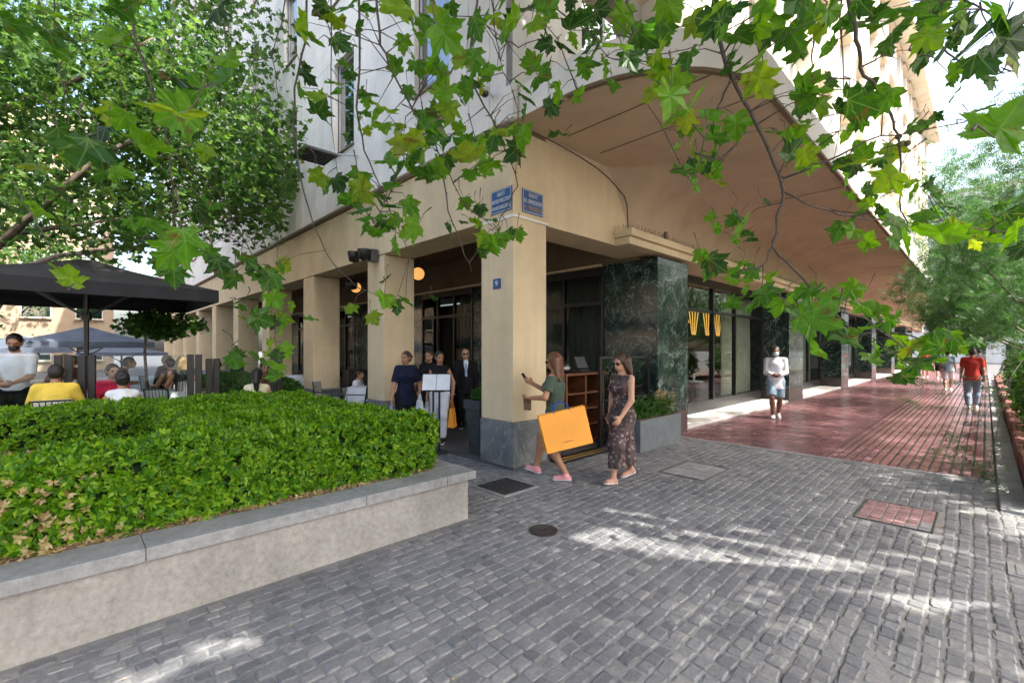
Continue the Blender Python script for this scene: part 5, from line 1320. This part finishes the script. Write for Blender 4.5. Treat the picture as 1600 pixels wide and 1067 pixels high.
# hand-laid shoots of the near plane tree: photo positions with distances (m); the tree stands right of and behind the viewer
SHOOTS = [
 [(1105, -160, 2.0), (1112, -40, 2.0), (1122, 40, 2.0), (1130, 85, 2.0), (1150, 135, 2.0), (1182, 195, 2.05), (1212, 262, 2.1), (1224, 300, 2.1), (1214, 355, 2.1), (1207, 385, 2.12), (1240, 420, 2.1), (1272, 458, 2.1), (1302, 481, 2.1), (1351, 497, 2.1), (1380, 520, 2.1), (1420, 548, 2.1)],
 [(1302, 481, 2.1), (1318, 508, 2.1)], [(1207, 385, 2.12), (1192, 415, 2.15), (1190, 466, 2.2)], [(1192, 415, 2.15), (1150, 425, 2.2), (1115, 420, 2.25)],
 [(1224, 300, 2.1), (1274, 324, 2.1), (1333, 338, 2.15), (1390, 347, 2.2), (1424, 355, 2.2), (1495, 394, 2.2)], [(1424, 355, 2.2), (1470, 345, 2.2), (1500, 352, 2.2)],
 [(1320, -120, 2.1), (1326, 0, 2.1), (1337, 63, 2.1), (1344, 106, 2.1), (1370, 139, 2.15), (1393, 181, 2.2), (1405, 213, 2.2), (1408, 256, 2.2), (1406, 315, 2.2), (1417, 362, 2.2)],
 [(1344, 106, 2.1), (1377, 88, 2.1), (1420, 79, 2.1)], [(1223, 279, 2.1), (1310, 244, 2.0), (1377, 212, 1.95), (1455, 201, 1.9), (1573, 173, 1.8)],
 [(1268, -120, 2.2), (1268, 0, 2.2), (1272, 67, 2.2), (1265, 118, 2.2), (1274, 147, 2.2), (1310, 153, 2.2)], [(1310, -60, 2.3), (1312, 30, 2.3), (1318, 120, 2.3), (1311, 205, 2.3)],
 [(1480, -120, 1.7), (1503, 0, 1.7), (1555, 28, 1.65), (1600, 38, 1.6)], [(1440, -80, 1.8), (1455, 59, 1.8), (1496, 94, 1.8), (1542, 114, 1.8), (1580, 112, 1.8)], [(1640, 330, 1.9), (1580, 365, 1.9), (1545, 360, 1.9)],
 [(1140, 130, 2.0), (1120, 170, 2.1), (1095, 240, 2.15), (1085, 290, 2.2), (1060, 250, 2.2)], [(1085, 240, 2.2), (1130, 250, 2.2), (1160, 210, 2.2), (1205, 200, 2.2)],
 [(960, -120, 2.2), (990, 60, 2.2), (1010, 85, 2.2), (1060, 80, 2.2), (1100, 70, 2.2)], [(1180, -60, 2.2), (1195, 60, 2.2), (1190, 130, 2.2)], [(860, -100, 2.4), (870, 15, 2.4), (920, 50, 2.4), (950, 90, 2.4), (985, 95, 2.4)], [(905, 150, 2.6), (890, 110, 2.5), (870, 60, 2.4), (830, 10, 2.4)],
 [(585, -130, 2.5), (588, 0, 2.5), (594, 71, 2.5), (616, 118, 2.5), (644, 169, 2.5), (672, 205, 2.5), (692, 252, 2.55), (715, 299, 2.6), (735, 328, 2.6)],
 [(672, 205, 2.5), (640, 230, 2.5), (610, 300, 2.5), (585, 350, 2.5)], [(768, -130, 2.4), (768, 0, 2.4), (775, 60, 2.4), (786, 114, 2.4), (800, 140, 2.4)], [(775, 60, 2.4), (810, 75, 2.4), (850, 60, 2.4)],
 [(748, -130, 2.6), (746, 0, 2.6), (735, 79, 2.6), (738, 130, 2.6), (766, 181, 2.7), (790, 236, 2.7), (809, 291, 2.7), (790, 330, 2.8), (770, 360, 2.8)],
 [(479, -60, 3.2), (479, 59, 3.2), (460, 138, 3.2), (459, 212, 3.2), (470, 280, 3.2), (490, 354, 3.2), (518, 409, 3.2), (560, 450, 3.2), (600, 465, 3.2)], [(518, -60, 3.0), (518, 60, 3.0), (518, 197, 3.0), (530, 290, 3.0)],
 [(561, -60, 2.9), (562, 80, 2.9), (557, 169, 2.9), (569, 236, 2.9), (594, 291, 2.9), (620, 350, 2.9), (640, 400, 2.9)], [(463, -60, 3), (440, 39, 3), (425, 90, 3), (436, 157, 3)],
 [(198, -120, 2.4), (201, 0, 2.4), (217, 79, 2.4), (237, 138, 2.4), (247, 165, 2.4), (268, 236, 2.5), (270, 287, 2.5), (272, 354, 2.6), (280, 395, 2.6)], [(247, 165, 2.4), (300, 145, 2.4), (320, 135, 2.4)], [(268, 236, 2.5), (340, 300, 3.0), (390, 390, 3.3), (420, 460, 3.3), (430, 520, 3.3), (430, 570, 3.3)],
 [(690, 252, 2.55), (700, 330, 2.6), (722, 385, 2.6), (737, 425, 2.6)], [(80, -100, 3), (85, 60, 3), (110, 200, 2.6), (130, 240, 2.5)], [(345, -100, 2.6), (350, 20, 2.6), (355, 110, 2.6)], [(30, 300, 3.2), (80, 390, 2.9), (110, 425, 2.7)],
]
LEAVES = """860,10,45 905,35,50 885,75,45 830,95,45 850,120,55 870,150,40 905,150,45 915,110,40 800,30,55 815,20,50 790,50,45 770,30,50 745,45,60 700,60,75 655,60,45 690,25,55 720,95,50 740,100,55 725,140,40 690,110,45
960,70,60 985,95,60 1010,60,60 1000,115,50 1030,80,60 1060,130,60 1045,160,72 1072,172,66 1030,50,50 1075,95,55 1115,20,72 1150,15,70 1160,60,55 1175,100,55 1190,45,55 1140,110,50 1190,130,60 1215,30,55 1120,215,58 1150,200,45 1090,200,40 1070,265,42 1085,290,46 1110,260,38 1055,230,32 1200,5,60 1090,40,55 1050,15,55 940,15,50 970,30,50 925,70,45
1240,60,50 1265,20,50 1285,45,55 1245,85,45 1255,150,58 1290,140,62 1265,130,52 1280,170,45 1300,20,60 1330,40,50 1205,210,45 1240,235,58 1260,262,52 1250,205,42 1345,165,66 1355,145,42 1320,170,45 1340,195,36 1335,255,52 1345,235,42 1370,250,46 1320,280,40 1385,285,58 1360,300,46 1395,240,40 1330,365,48 1375,330,42 1400,355,54 1330,305,32 1320,210,36 1430,205,36 1425,300,42 1460,305,42 1462,362,74 1440,345,46
1430,15,60 1470,30,70 1500,20,62 1455,60,62 1440,95,46 1480,70,56 1530,60,72 1560,30,84 1590,60,84 1540,100,62 1500,110,46 1585,100,72 1545,130,52 1572,188,115 1530,190,62 1490,150,36 1395,60,52 1375,40,46 1400,20,62 1350,10,60 1240,5,55 1410,50,50
1555,350,52 1580,370,62 1560,345,42 1590,395,42 1540,370,46
1120,415,52 1150,420,52 1172,430,42 1110,425,42 1150,440,46 1165,365,32 1145,345,36 1160,355,42 1200,465,46 1220,480,52 1180,475,42 1200,445,42 1235,475,42 1250,500,62 1280,500,68 1300,470,52 1265,480,52 1300,515,62 1320,530,58 1350,515,52 1340,480,58 1375,500,46 1392,505,58 1420,545,52 1440,562,62 1452,535,58 1405,555,46 1430,577,48 1472,540,46 1482,530,40 1385,540,36 1255,455,50 1330,455,50 1365,485,46
520,30,45 545,15,45 500,15,50 470,40,45 490,60,45 535,70,45 560,40,40 615,15,60 640,20,50 660,40,40 630,70,36 615,100,36 480,120,45 520,130,40 490,150,45 545,120,36 600,170,45 575,150,36 640,215,62 625,230,56 650,240,52 680,170,42 700,175,46 715,200,42 670,195,52 730,240,62 750,235,52 770,225,46 735,275,42 690,260,46 620,270,46 640,265,42 600,200,36 560,195,32 570,300,52 600,320,56 580,345,52 610,290,46 615,345,42 640,360,52 620,385,46 650,400,54 640,440,42 660,390,42 540,310,46 560,330,46 530,290,36 500,280,42 520,250,42
810,190,56 790,205,46 820,215,46 770,260,42 800,240,42 690,215,46 715,235,46 660,270,42 695,150,50 760,150,46 775,180,46 840,40,52 855,165,40 675,100,46
760,320,32 775,300,36 750,330,32 745,350,32 770,345,26 785,375,42 770,385,42 755,375,36 800,370,32
620,480,36 600,470,42 635,470,36 570,480,42 560,440,32
420,440,42 440,420,36 400,430,42 430,470,42 455,480,32 410,500,46 440,510,42 420,545,46 400,560,42 430,572,48 445,550,32 380,470,42 360,440,46 390,410,42 345,420,42
110,430,58 265,400,62 290,385,72 300,400,56 240,355,46 205,350,36 130,240,72 110,225,56 160,270,56 190,190,62 272,180,84 240,225,72 300,150,56 360,100,56 350,120,46 280,130,62 165,60,52 80,60,56 30,40,52 75,20,52 190,20,46 340,20,62 60,330,46 90,300,40 320,240,40 330,320,42"""
nt_ = thing('plane_tree', 'near plane tree whose leafy shoots hang into the top of the picture', 'tree', (2.2, -9.6, 0))
base = np.array(nt_.location)
def loc_(p): return Vector(p)-nt_.location
# trunk and limbs (outside the picture, overhead)
MB().tube([loc_((2.2, -9.6, -.1)), loc_((2.25, -9.5, 1.5)), loc_((2.1, -9.3, 3.2)), loc_((1.9, -9.0, 4.6))], [.42, .33, .29, .26], 12).build('trunk', 'bark', nt_, True)
top = Vector((1.9, -9.0, 4.55))
LIMBS = [[top, Vector((.6, -7.6, 5.6)), Vector((-1.2, -5.6, 5.6)), at(1150, -330, 2.3), at(1110, -150, 2.0)], [top, Vector((-1, -8, 6)), Vector((-4.2, -5.6, 5.6)), at(650, -420, 2.6), at(700, -140, 2.5)],
         [top, Vector((-.5, -8.4, 6.2)), Vector((-5.0, -6.0, 5.8)), at(250, -520, 2.6), at(330, -140, 2.7)], [top, Vector((2.5, -7, 6.4)), Vector((3.6, -4.6, 7.6)), Vector((3.8, -2.6, 9))], [top, Vector((4.6, -8.2, 6.4)), Vector((6.5, -6.6, 8.5))],
         [top, Vector((1.4, -10.6, 6.5)), Vector((.2, -12, 9))], [top, Vector((1.8, -8.6, 7.5)), Vector((.8, -6.6, 10.5))]]
for L in LIMBS:
    n = len(L); MB().tube([loc_(p) for p in L], [.16*(1-i/n)**1.2+.012 for i in range(n)], 8).build('limb', 'bark', nt_, True)
def jitter_path(pts, sub=3):
    out = []
    for a, b in zip(pts[:-1], pts[1:]):
        for k in range(sub):
            q = a.lerp(b, k/sub)
            if k: q += Vector(np.random.default_rng(int(abs(q.x*1e4)) % 9999).normal(0, .0045, 3))
            out.append(q)
    out.append(pts[-1]); return out
allpts = []
for i, sh in enumerate(SHOOTS):
    pts = [at(*p) for p in sh]; pts = jitter_path(pts); n = len(pts)
    r0 = .0100 if i in (0, 6) else (.0080 if len(sh) > 6 else .0050); 
    rad = [r0*(1-.72*k/(n-1)) for k in range(n)]
    b = MB().tube([loc_(p) for p in pts], rad, 6)
    for k in range(1, n):                      # buds and stubs
        if random.random() < .5:
            q = pts[k]; d = Vector((random.gauss(0, 1), random.gauss(0, 1), random.gauss(0, 1))).normalized()
            b.tube([loc_(q), loc_(q+d*random.uniform(.012, .035))], [rad[k]*.8, .0012], 4)
    b.build('branch', 'twig', nt_, True); allpts += [np.array(p) for p in pts]
allpts = np.array(allpts)
# connect the highest ends of free shoots to the limbs overhead
def add_xy(me, XY):
    a_ = me.attributes.new('leaf_xy', 'FLOAT_VECTOR', 'POINT'); a_.data.foreach_set('vector', np.ascontiguousarray(XY, np.float32).ravel())
pm = [np_mesh('leaf', V, F, 'plane_leaf') for V, F in PLV]
for me_, (V, F) in zip(pm, PLV): add_xy(me_, V)
items = []
for tok in LEAVES.split():
    x, y, s = map(float, tok.split(',')); items.append((x, y, s))
extra_rng = random.Random(3)
twig = MB(); k_obj = 0; XYs = []; Vs = []; Fs = []; o_ = 0
def leaf_frame(p):
    tc = (CAM-p).normalized(); up = Vector((0, 0, 1))
    rnd = Vector([extra_rng.gauss(0, 1) for _ in range(3)])
    nrm = (tc*.38+rnd*.55+up*.4).normalized()
    tip = (Vector((0, 0, -1))*.75+Vector([extra_rng.gauss(0, .6) for _ in range(3)])); tip = (tip-nrm*tip.dot(nrm)).normalized()
    return tip.cross(nrm), tip, nrm
full = []
for (x, y, s) in items:
    full.append((x, y, s*1.12))
    for _ in range(extra_rng.choice((0, 1, 1, 2, 2))): full.append((x+extra_rng.gauss(0, 28), y+extra_rng.gauss(0, 18), s*extra_rng.uniform(.7, 1.0)))
AVOID = ((652, 428, 30), (777, 443, 26), (557, 450, 24), (832, 318, 30), (790, 316, 22), (783, 162, 24), (545, 248, 26), (1210, 570, 40))   # keep lamps, signs and camera clear of leaves
for (x, y, s) in full:
    if any((x-a)**2+(y-b)**2 < (r+s*.25)**2 for a, b, r in AVOID): continue
    D = 713*.160/s*extra_rng.uniform(.94, 1.06)
    X, Y, Z = leaf_frame(at(x, y, D)); size = .100*extra_rng.uniform(.78, 1.2)
    c = at(x, y, D)-Y*size*.5
    vi = extra_rng.randrange(len(pm))
    if k_obj < 300:
        o = obj('leaf', pm[vi], None, nt_); o.matrix_local = Matrix(((X.x*size, Y.x*size, Z.x*size, c.x-base[0]), (X.y*size, Y.y*size, Z.y*size, c.y-base[1]), (X.z*size, Y.z*size, Z.z*size, c.z-base[2]), (0, 0, 0, 1))); k_obj += 1
    else:
        V, F = PLV[vi]; R_ = np.array([X, Y, Z]); Vs.append(V @ R_*size+np.array(c)-base); XYs.append(V); Fs.append(F+o_); o_ += len(V)
    d = np.linalg.norm(allpts-np.array(c), axis=1); j = int(d.argmin()); q = Vector(allpts[j])
    if d[j] > .38: q = c-Y*.07+Vector((extra_rng.gauss(0, .02), extra_rng.gauss(0, .02), .05))
    m_ = c.lerp(q, .45)+Vector((extra_rng.gauss(0, .012), extra_rng.gauss(0, .012), .02)); twig.tube([loc_(c), loc_(m_), loc_(q)], [.0013, .0021, .0034], 4)
tag(twig.build('twigs', 'twig', nt_), kind='stuff')
lb_ = np_mesh('leaves_beyond', np.concatenate(Vs), np.concatenate(Fs), 'plane_leaf'); add_xy(lb_, np.concatenate(XYs)); tag(obj('leaves_beyond', lb_, None, nt_), kind='stuff')
# seed balls hanging from the right-hand shoot
for (x, y) in ((1404, 214), (1407, 226), (1418, 224), (1231, 9), (1225, 30)):
    c = at(x, y, 2.18); prof = [(.0145*math.sin(a), -.0145*math.cos(a)) for a in [math.pi*q/7 for q in range(8)]]
    MB().lathe(prof, tuple(loc_(c)), 10, False).build('seed_ball', 'seed', nt_, True)
# unseen overhead crown, shaped to shade the cobbles; leaves cut out for sun streaks
def gap(G):
    """where leaves are left out so that sun patches reach the ground"""
    w = G[:, 0]*.947+G[:, 1]*.32; s = G[:, 0]*.32-G[:, 1]*.947
    w0 = -.84*.947-1.77*.32
    band = (np.abs(w-w0) < .50+.03*np.sin(s*5)) & (s > 1.5) & (s < 5.2) & ~((np.abs(w-w0-.03) < .05))
    spot = (G[:, 0] > -4.9) & (G[:, 0] < -3.6) & (G[:, 1] > -1.75) & (G[:, 1] < -1.42)
    return band | spot
SD = np.array(SUN_DIR)
def crown(name, parent, lobes, n, size, mat, hide=None, gaps=False, tpl=PLS, droop=.6, thr=-.38):
    org = np.array(parent.location); P = []
    for (c, r, w) in lobes:
        k = int(n*w); d = rng.normal(0, 1, (k, 3)); d /= np.linalg.norm(d, axis=1, keepdims=True)
        P.append(np.array(c)+d*np.array(r)*(rng.random((k, 1))**.45))
    P = np.concatenate(P)
    cl = lump(P, 1, 1.9)+rng.normal(0, .35, len(P)); P = P[cl > thr]         # clumps and holes
    if hide is not None: P = P[~hide(P)]
    if gaps: G = P-SD*(P[:, 2:3]/SD[2]); P = P[~gap(G)]
    Nn = rng.normal(0, .6, P.shape)+np.array([0, 0, droop]); Vs = []; Fs = []; o = 0; idx = rng.integers(0, len(tpl), len(P))
    for q, (T, F) in enumerate(tpl):
        s = idx == q
        if not s.any(): continue
        X, Y, Z = frames(Nn[s]); V, F2 = scatter(T, F, P[s]-org, X, Y, Z, size*rng.uniform(.7, 1.2, s.sum())); Vs.append(V); Fs.append(F2+o); o += len(V)
    return tag(obj(name, np_mesh(name, np.concatenate(Vs), np.concatenate(Fs), mat), None, parent), kind='stuff')
def hide_near(P):
    f, x, y, D = in_frame(P, 30); return f | ((P[:, 2] < 4.3))
crown('crown', nt_, [((.5, -7.2, 8.0), (6.2, 4.2, 2.6), .45), ((-3.5, -6.5, 7.5), (4.2, 3.6, 2.2), .22), ((1.5, -4.2, 9.0), (4.6, 2.6, 1.8), .22), ((5.5, -7.5, 8.0), (3.6, 3.2, 2.5), .16), ((-3.4, -1.6, 8.8), (4.4, 3.2, 1.3), .26), ((3.6, -4.6, 9.6), (3.4, 3.0, 1.8), .16)], 44000, .16, 'plane_leaf_far', hide_near, True, thr=-.95)  # unseen lobes, placed to shade cobbles, hedge and terrace

# plane trees over the terrace on the left
def bg_tree(label, trunk, lobes, n, size, limbs):
    t = thing('plane_tree', label, 'tree', trunk, group='plane trees over the terrace')
    o = Vector(trunk); MB().tube([Vector((0, 0, -.1)), Vector((.1, 0, 1.6)), Vector((0, .15, 3.2)), Vector((.1, .2, 4.4))], [.28, .23, .2, .16], 10).build('trunk', 'bark', t, True)
    for L in limbs:
        pts = [Vector((.05, .15, 3.4))]+[Vector(p)-o for p in L]; k = len(pts); pts = jitter_path(pts, 2); k = len(pts)
        MB().tube(pts, [.09*(1-i/k)+.008 for i in range(k)], 7).build('limb', 'bark', t, True)
    crown('crown', t, lobes, n, size, 'plane_leaf_far', lambda P: in_frame(P, 0)[0] & ((in_frame(P)[1] > 500-.25*np.maximum(0, in_frame(P)[2]-150)) | (in_frame(P)[2] > 440+.0*P[:, 0])))
    return t
def lobe(x, y, D, r, w): return (tuple(at(x, y, D)), r if isinstance(r, tuple) else (r, r, r), w)
bg_tree('plane tree with dense small leaves above the black parasol at the left', tuple(Vector((at(-330, 546, 8.2).x, at(-330, 546, 8.2).y, 0))), [lobe(60, 120, 8.2, (2.3, 2.3, 2.0), .42), lobe(270, 190, 8.8, (1.9, 1.9, 1.9), .3), lobe(120, 330, 8.0, (2.2, 2.2, .8), .16), lobe(-150, 50, 7.5, (2.4, 2.4, 2.4), .2), lobe(425, 260, 9.2, (1.1, 1.1, 1.4), .07)], 14500, .098,
        [[at(-120, 380, 8.2), at(60, 360, 8), at(200, 340, 8.2)], [at(-60, 200, 8), at(110, 130, 8), at(240, 60, 8.2)], [at(0, 380, 7.6), at(160, 240, 7.8), at(330, 170, 8.6)], [at(-150, 100, 7.5), at(30, -60, 7.6)]])
bg_tree('plane tree with lighter foliage standing against the pale left facade', tuple(Vector((at(-90, 546, 15).x, at(-90, 546, 15).y, TZ))), [lobe(330, 120, 12.5, (2.4, 2.6, 3.2), .34), lobe(400, 300, 12.0, (1.8, 1.8, 1.5), .2), lobe(180, 100, 13, (3, 3, 3), .26), lobe(200, 300, 13, (3.2, 3.2, 1.6), .2)], 13000, .12,
        [[at(60, 330, 14), at(220, 260, 13), at(360, 150, 12.5)], [at(40, 250, 14), at(180, 120, 13)], [at(90, 400, 13.5), at(260, 380, 12.6), at(400, 330, 12)]])
bg_tree('far plane tree beyond the terrace at the left edge', tuple(Vector((at(-20, 546, 30).x, at(-20, 546, 30).y, 0))), [lobe(40, 440, 28, (5, 5, 4.0), .5), lobe(-60, 300, 28, (6, 6, 6), .5)], 6000, .24, [[at(40, 420, 28)], [at(-60, 300, 28)]])
# small dark tree among the tables
p = place(228, 9.8); t = thing('small_tree', 'small dark round-headed tree among the terrace tables', 'tree', tuple(p))
MB().tube([(0, 0, 0), (.02, 0, .8), (-.02, .02, 1.5), (0, 0, 2.0)], [.035, .03, .028, .02], 7).build('trunk', 'bark', t, True)
crown('crown', t, [(tuple(p+Vector((.25, -.2, 2.1))), (.85, .85, .32), 1)], 1600, .085, 'shrub_leaf')

# feathery trees in the right planting strip
def frond(seed):
    r = np.random.default_rng(seed); Vs = []; Fs = []; o = 0
    for k in range(8):
        y = .12+.11*k
        for sgn in (-1, 1):
            a = sgn*(R(58)+r.normal(0, .15)); L = .26*(1-.45*abs(k-3)/5)*r.uniform(.8, 1.1); w = .028; z0 = -.18*y*y
            d = np.array([math.sin(a), math.cos(a), r.normal(-.15, .15)]); nn = np.array([d[1], -d[0], 0]); b = np.array([0, y, z0])
            Vs += [b, b+d*L*.5+nn*w, b+d*L, b+d*L*.5-nn*w]; Fs.append((o, o+1, o+2, o+3)); o += 4
    Vs += [np.array([-.006, 0, 0]), np.array([.006, 0, 0]), np.array([.004, 1, -.18]), np.array([-.004, 1, -.18])]; Fs.append((o, o+1, o+2, o+3))
    return np.array(Vs), np.array(Fs)
FR = [frond(s) for s in range(5)]
def feather_tree(label, loc, lobes, n, size, keepf=None):
    t = thing('feathery_tree', label, 'tree', loc, group='feathery trees along the right kerb')
    MB().tube([(0, 0, -.1), (.1, .05, 1.2), (-.05, .15, 2.6), (.1, .3, 4.2), (.2, .5, 5.8)], [.13, .11, .095, .07, .03], 9).build('trunk', 'bark', t, True)
    o = Vector(loc)
    for (c, r, w) in lobes:
        c = Vector(c)-o; MB().tube([Vector((0, .1, min(2.4, c.z*.6))), c*.55+Vector((0, 0, .5)), c], [.05, .03, .01], 6).build('limb', 'bark', t, True)
    crown('crown', t, lobes, n, size, 'feather_leaf', keepf, tpl=FR, droop=.5); return t
hide_r = lambda P: in_frame(P)[0] & (in_frame(P)[1] < 1398+np.maximum(0, 330-in_frame(P)[2])*.33+25*np.sin(in_frame(P)[2]*.05))
FT1 = feather_tree('nearest feathery leaved tree at the right edge of the picture', (8.6, -5.9, .1), [((9.2, -5.2, 5.2), (2.0, 1.7, 1.9), .4), ((8.0, -6.2, 4.2), (1.8, 1.5, 1.6), .2), ((10.2, -4.4, 3.9), (1.6, .9, 1.1), .25), ((9.6, -5.4, 2.6), (1.5, .9, .8), .15), ((11.8, -4.9, 2.5), (2.0, .8, .8), .25)], 5200, .30, hide_r)
feather_tree('second feathery leaved tree overhanging the red pavement', (14.0, -5.8, .1), [((14.2, -4.6, 5.4), (2.4, 2.2, 2.2), .4), ((14.8, -3.9, 3.6), (2.2, 1.6, 1.1), .3), ((13.4, -5.6, 3.6), (2, 1.6, 1.5), .3), ((15.2, -4.3, 2.6), (2.4, 1.1, .7), .3)], 5200, .36, hide_r)
feather_tree('third feathery leaved tree further along the right kerb', (20.0, -5.8, .1), [((20, -4.8, 5.6), (2.8, 2.4, 2.4), .45), ((20.5, -3.9, 3.5), (2.6, 1.7, 1.2), .3), ((19, -5.8, 3.6), (2.2, 1.6, 1.5), .25), ((21, -4.4, 2.6), (2.6, 1.4, .7), .3)], 4200, .42, hide_r)
feather_tree('farthest feathery leaved tree before the end of the street', (28.0, -6.2, .1), [((28, -5.4, 6), (3.4, 3, 3), .5), ((29, -4.2, 3.6), (3.2, 2, 1.4), .3), ((27, -7, 4), (3, 2.2, 2), .2)], 3200, .5, hide_r)
# drooping sprays of the nearest one over the kerb
dp = FT1
Vs = []; Fs = []; o_ = 0; b = MB(); org = np.array(dp.location)
for path in ([(1640, 480, 6.2), (1600, 560, 5.6), (1565, 610, 5.4), (1535, 650, 5.2), (1505, 690, 5.1), (1470, 715, 5.0)], [(1640, 470, 6.6), (1600, 540, 6), (1555, 590, 6), (1500, 600, 6), (1440, 598, 6), (1410, 585, 6)], [(1580, 590, 5.5), (1560, 660, 5.4), (1548, 720, 5.3), (1545, 745, 5.3)], [(1500, 600, 6), (1470, 630, 5.9), (1430, 640, 5.8)]):
    pts = jitter_path(([Vector((8.65, -5.75, 2.5))] if path[0][0] > 1630 else [])+[at(*q) for q in path], 3); b.tube([p-dp.location for p in pts], [.007*(1-.8*i/len(pts)) for i in range(len(pts))], 5)
    for k in range(5, len(pts)):
        for _ in range(3):
            d = np.array([[random.gauss(0, .6), random.gauss(0, .6), 1]]); T, F = FR[random.randrange(5)]; X, Y, Z = frames(d)
            V, F2 = scatter(T, F, np.array([pts[k]])-org+rng.normal(0, .03, (1, 3)), X, Y, Z, np.array([random.uniform(.16, .26)])); Vs.append(V); Fs.append(F2+o_); o_ += len(V)
b.build('drooping_twig', 'twig', dp); tag(obj('drooping_foliage', np_mesh('foliage', np.concatenate(Vs), np.concatenate(Fs), 'feather_leaf'), None, dp), kind='stuff')

# ================================================================== FAR BUILDINGS
def far_building(label, x0, x1, y0, y1, h, mat, side, nx, nz, gx=.55, gz=.55):
    """block with window openings on the face that looks to the viewer ('W' = -x face, 'S' = -y face)"""
    t = thing('far_building', label, 'building', (x0, y0, 0))
    box('wall', 0, x1-x0, 0, y1-y0, 0, h, mat, t); box('roof', -.2, x1-x0+.2, -.2, y1-y0+.2, h, h+.3, 'cream_wall', t)
    L = (y1-y0) if side == 'W' else (x1-x0); fh = h/nz
    for i in range(nx):
        for k in range(nz):
            a = L*(i+.5-gx/2)/nx; b = L*(i+.5+gx/2)/nx; z0 = fh*(k+.25); z1 = fh*(k+.25+gz)
            if side == 'W': w = box('window', -.06, -.001, a, b, z0, z1, 'white_metal', t); box('pane', -.075, -.061, a+.06, b-.06, z0+.06, z1-.06, 'window_glass', w); box('sill', -.2, -.061, a-.05, b+.05, z0-.08, z0-.01, 'cream_wall', w)
            else: w = box('window', a, b, -.06, -.001, z0, z1, 'white_metal', t); box('pane', a+.06, b-.06, -.075, -.061, z0+.06, z1-.06, 'window_glass', w); box('sill', a-.05, b+.05, -.2, -.061, z0-.08, z0-.01, 'cream_wall', w)
far_building('pale building closing the street behind the terrace', -26, -2, 46, 58, 20, 'far_stone', 'S', 8, 6)
far_building('pale building far behind the parasols at the left edge', -52, -28, 20, 50, 18, 'far_stone', 'S', 8, 5)
far_building('white building at the far end of the red pavement', 78, 92, -16, 12, 22, 'white_wall', 'W', 8, 7)
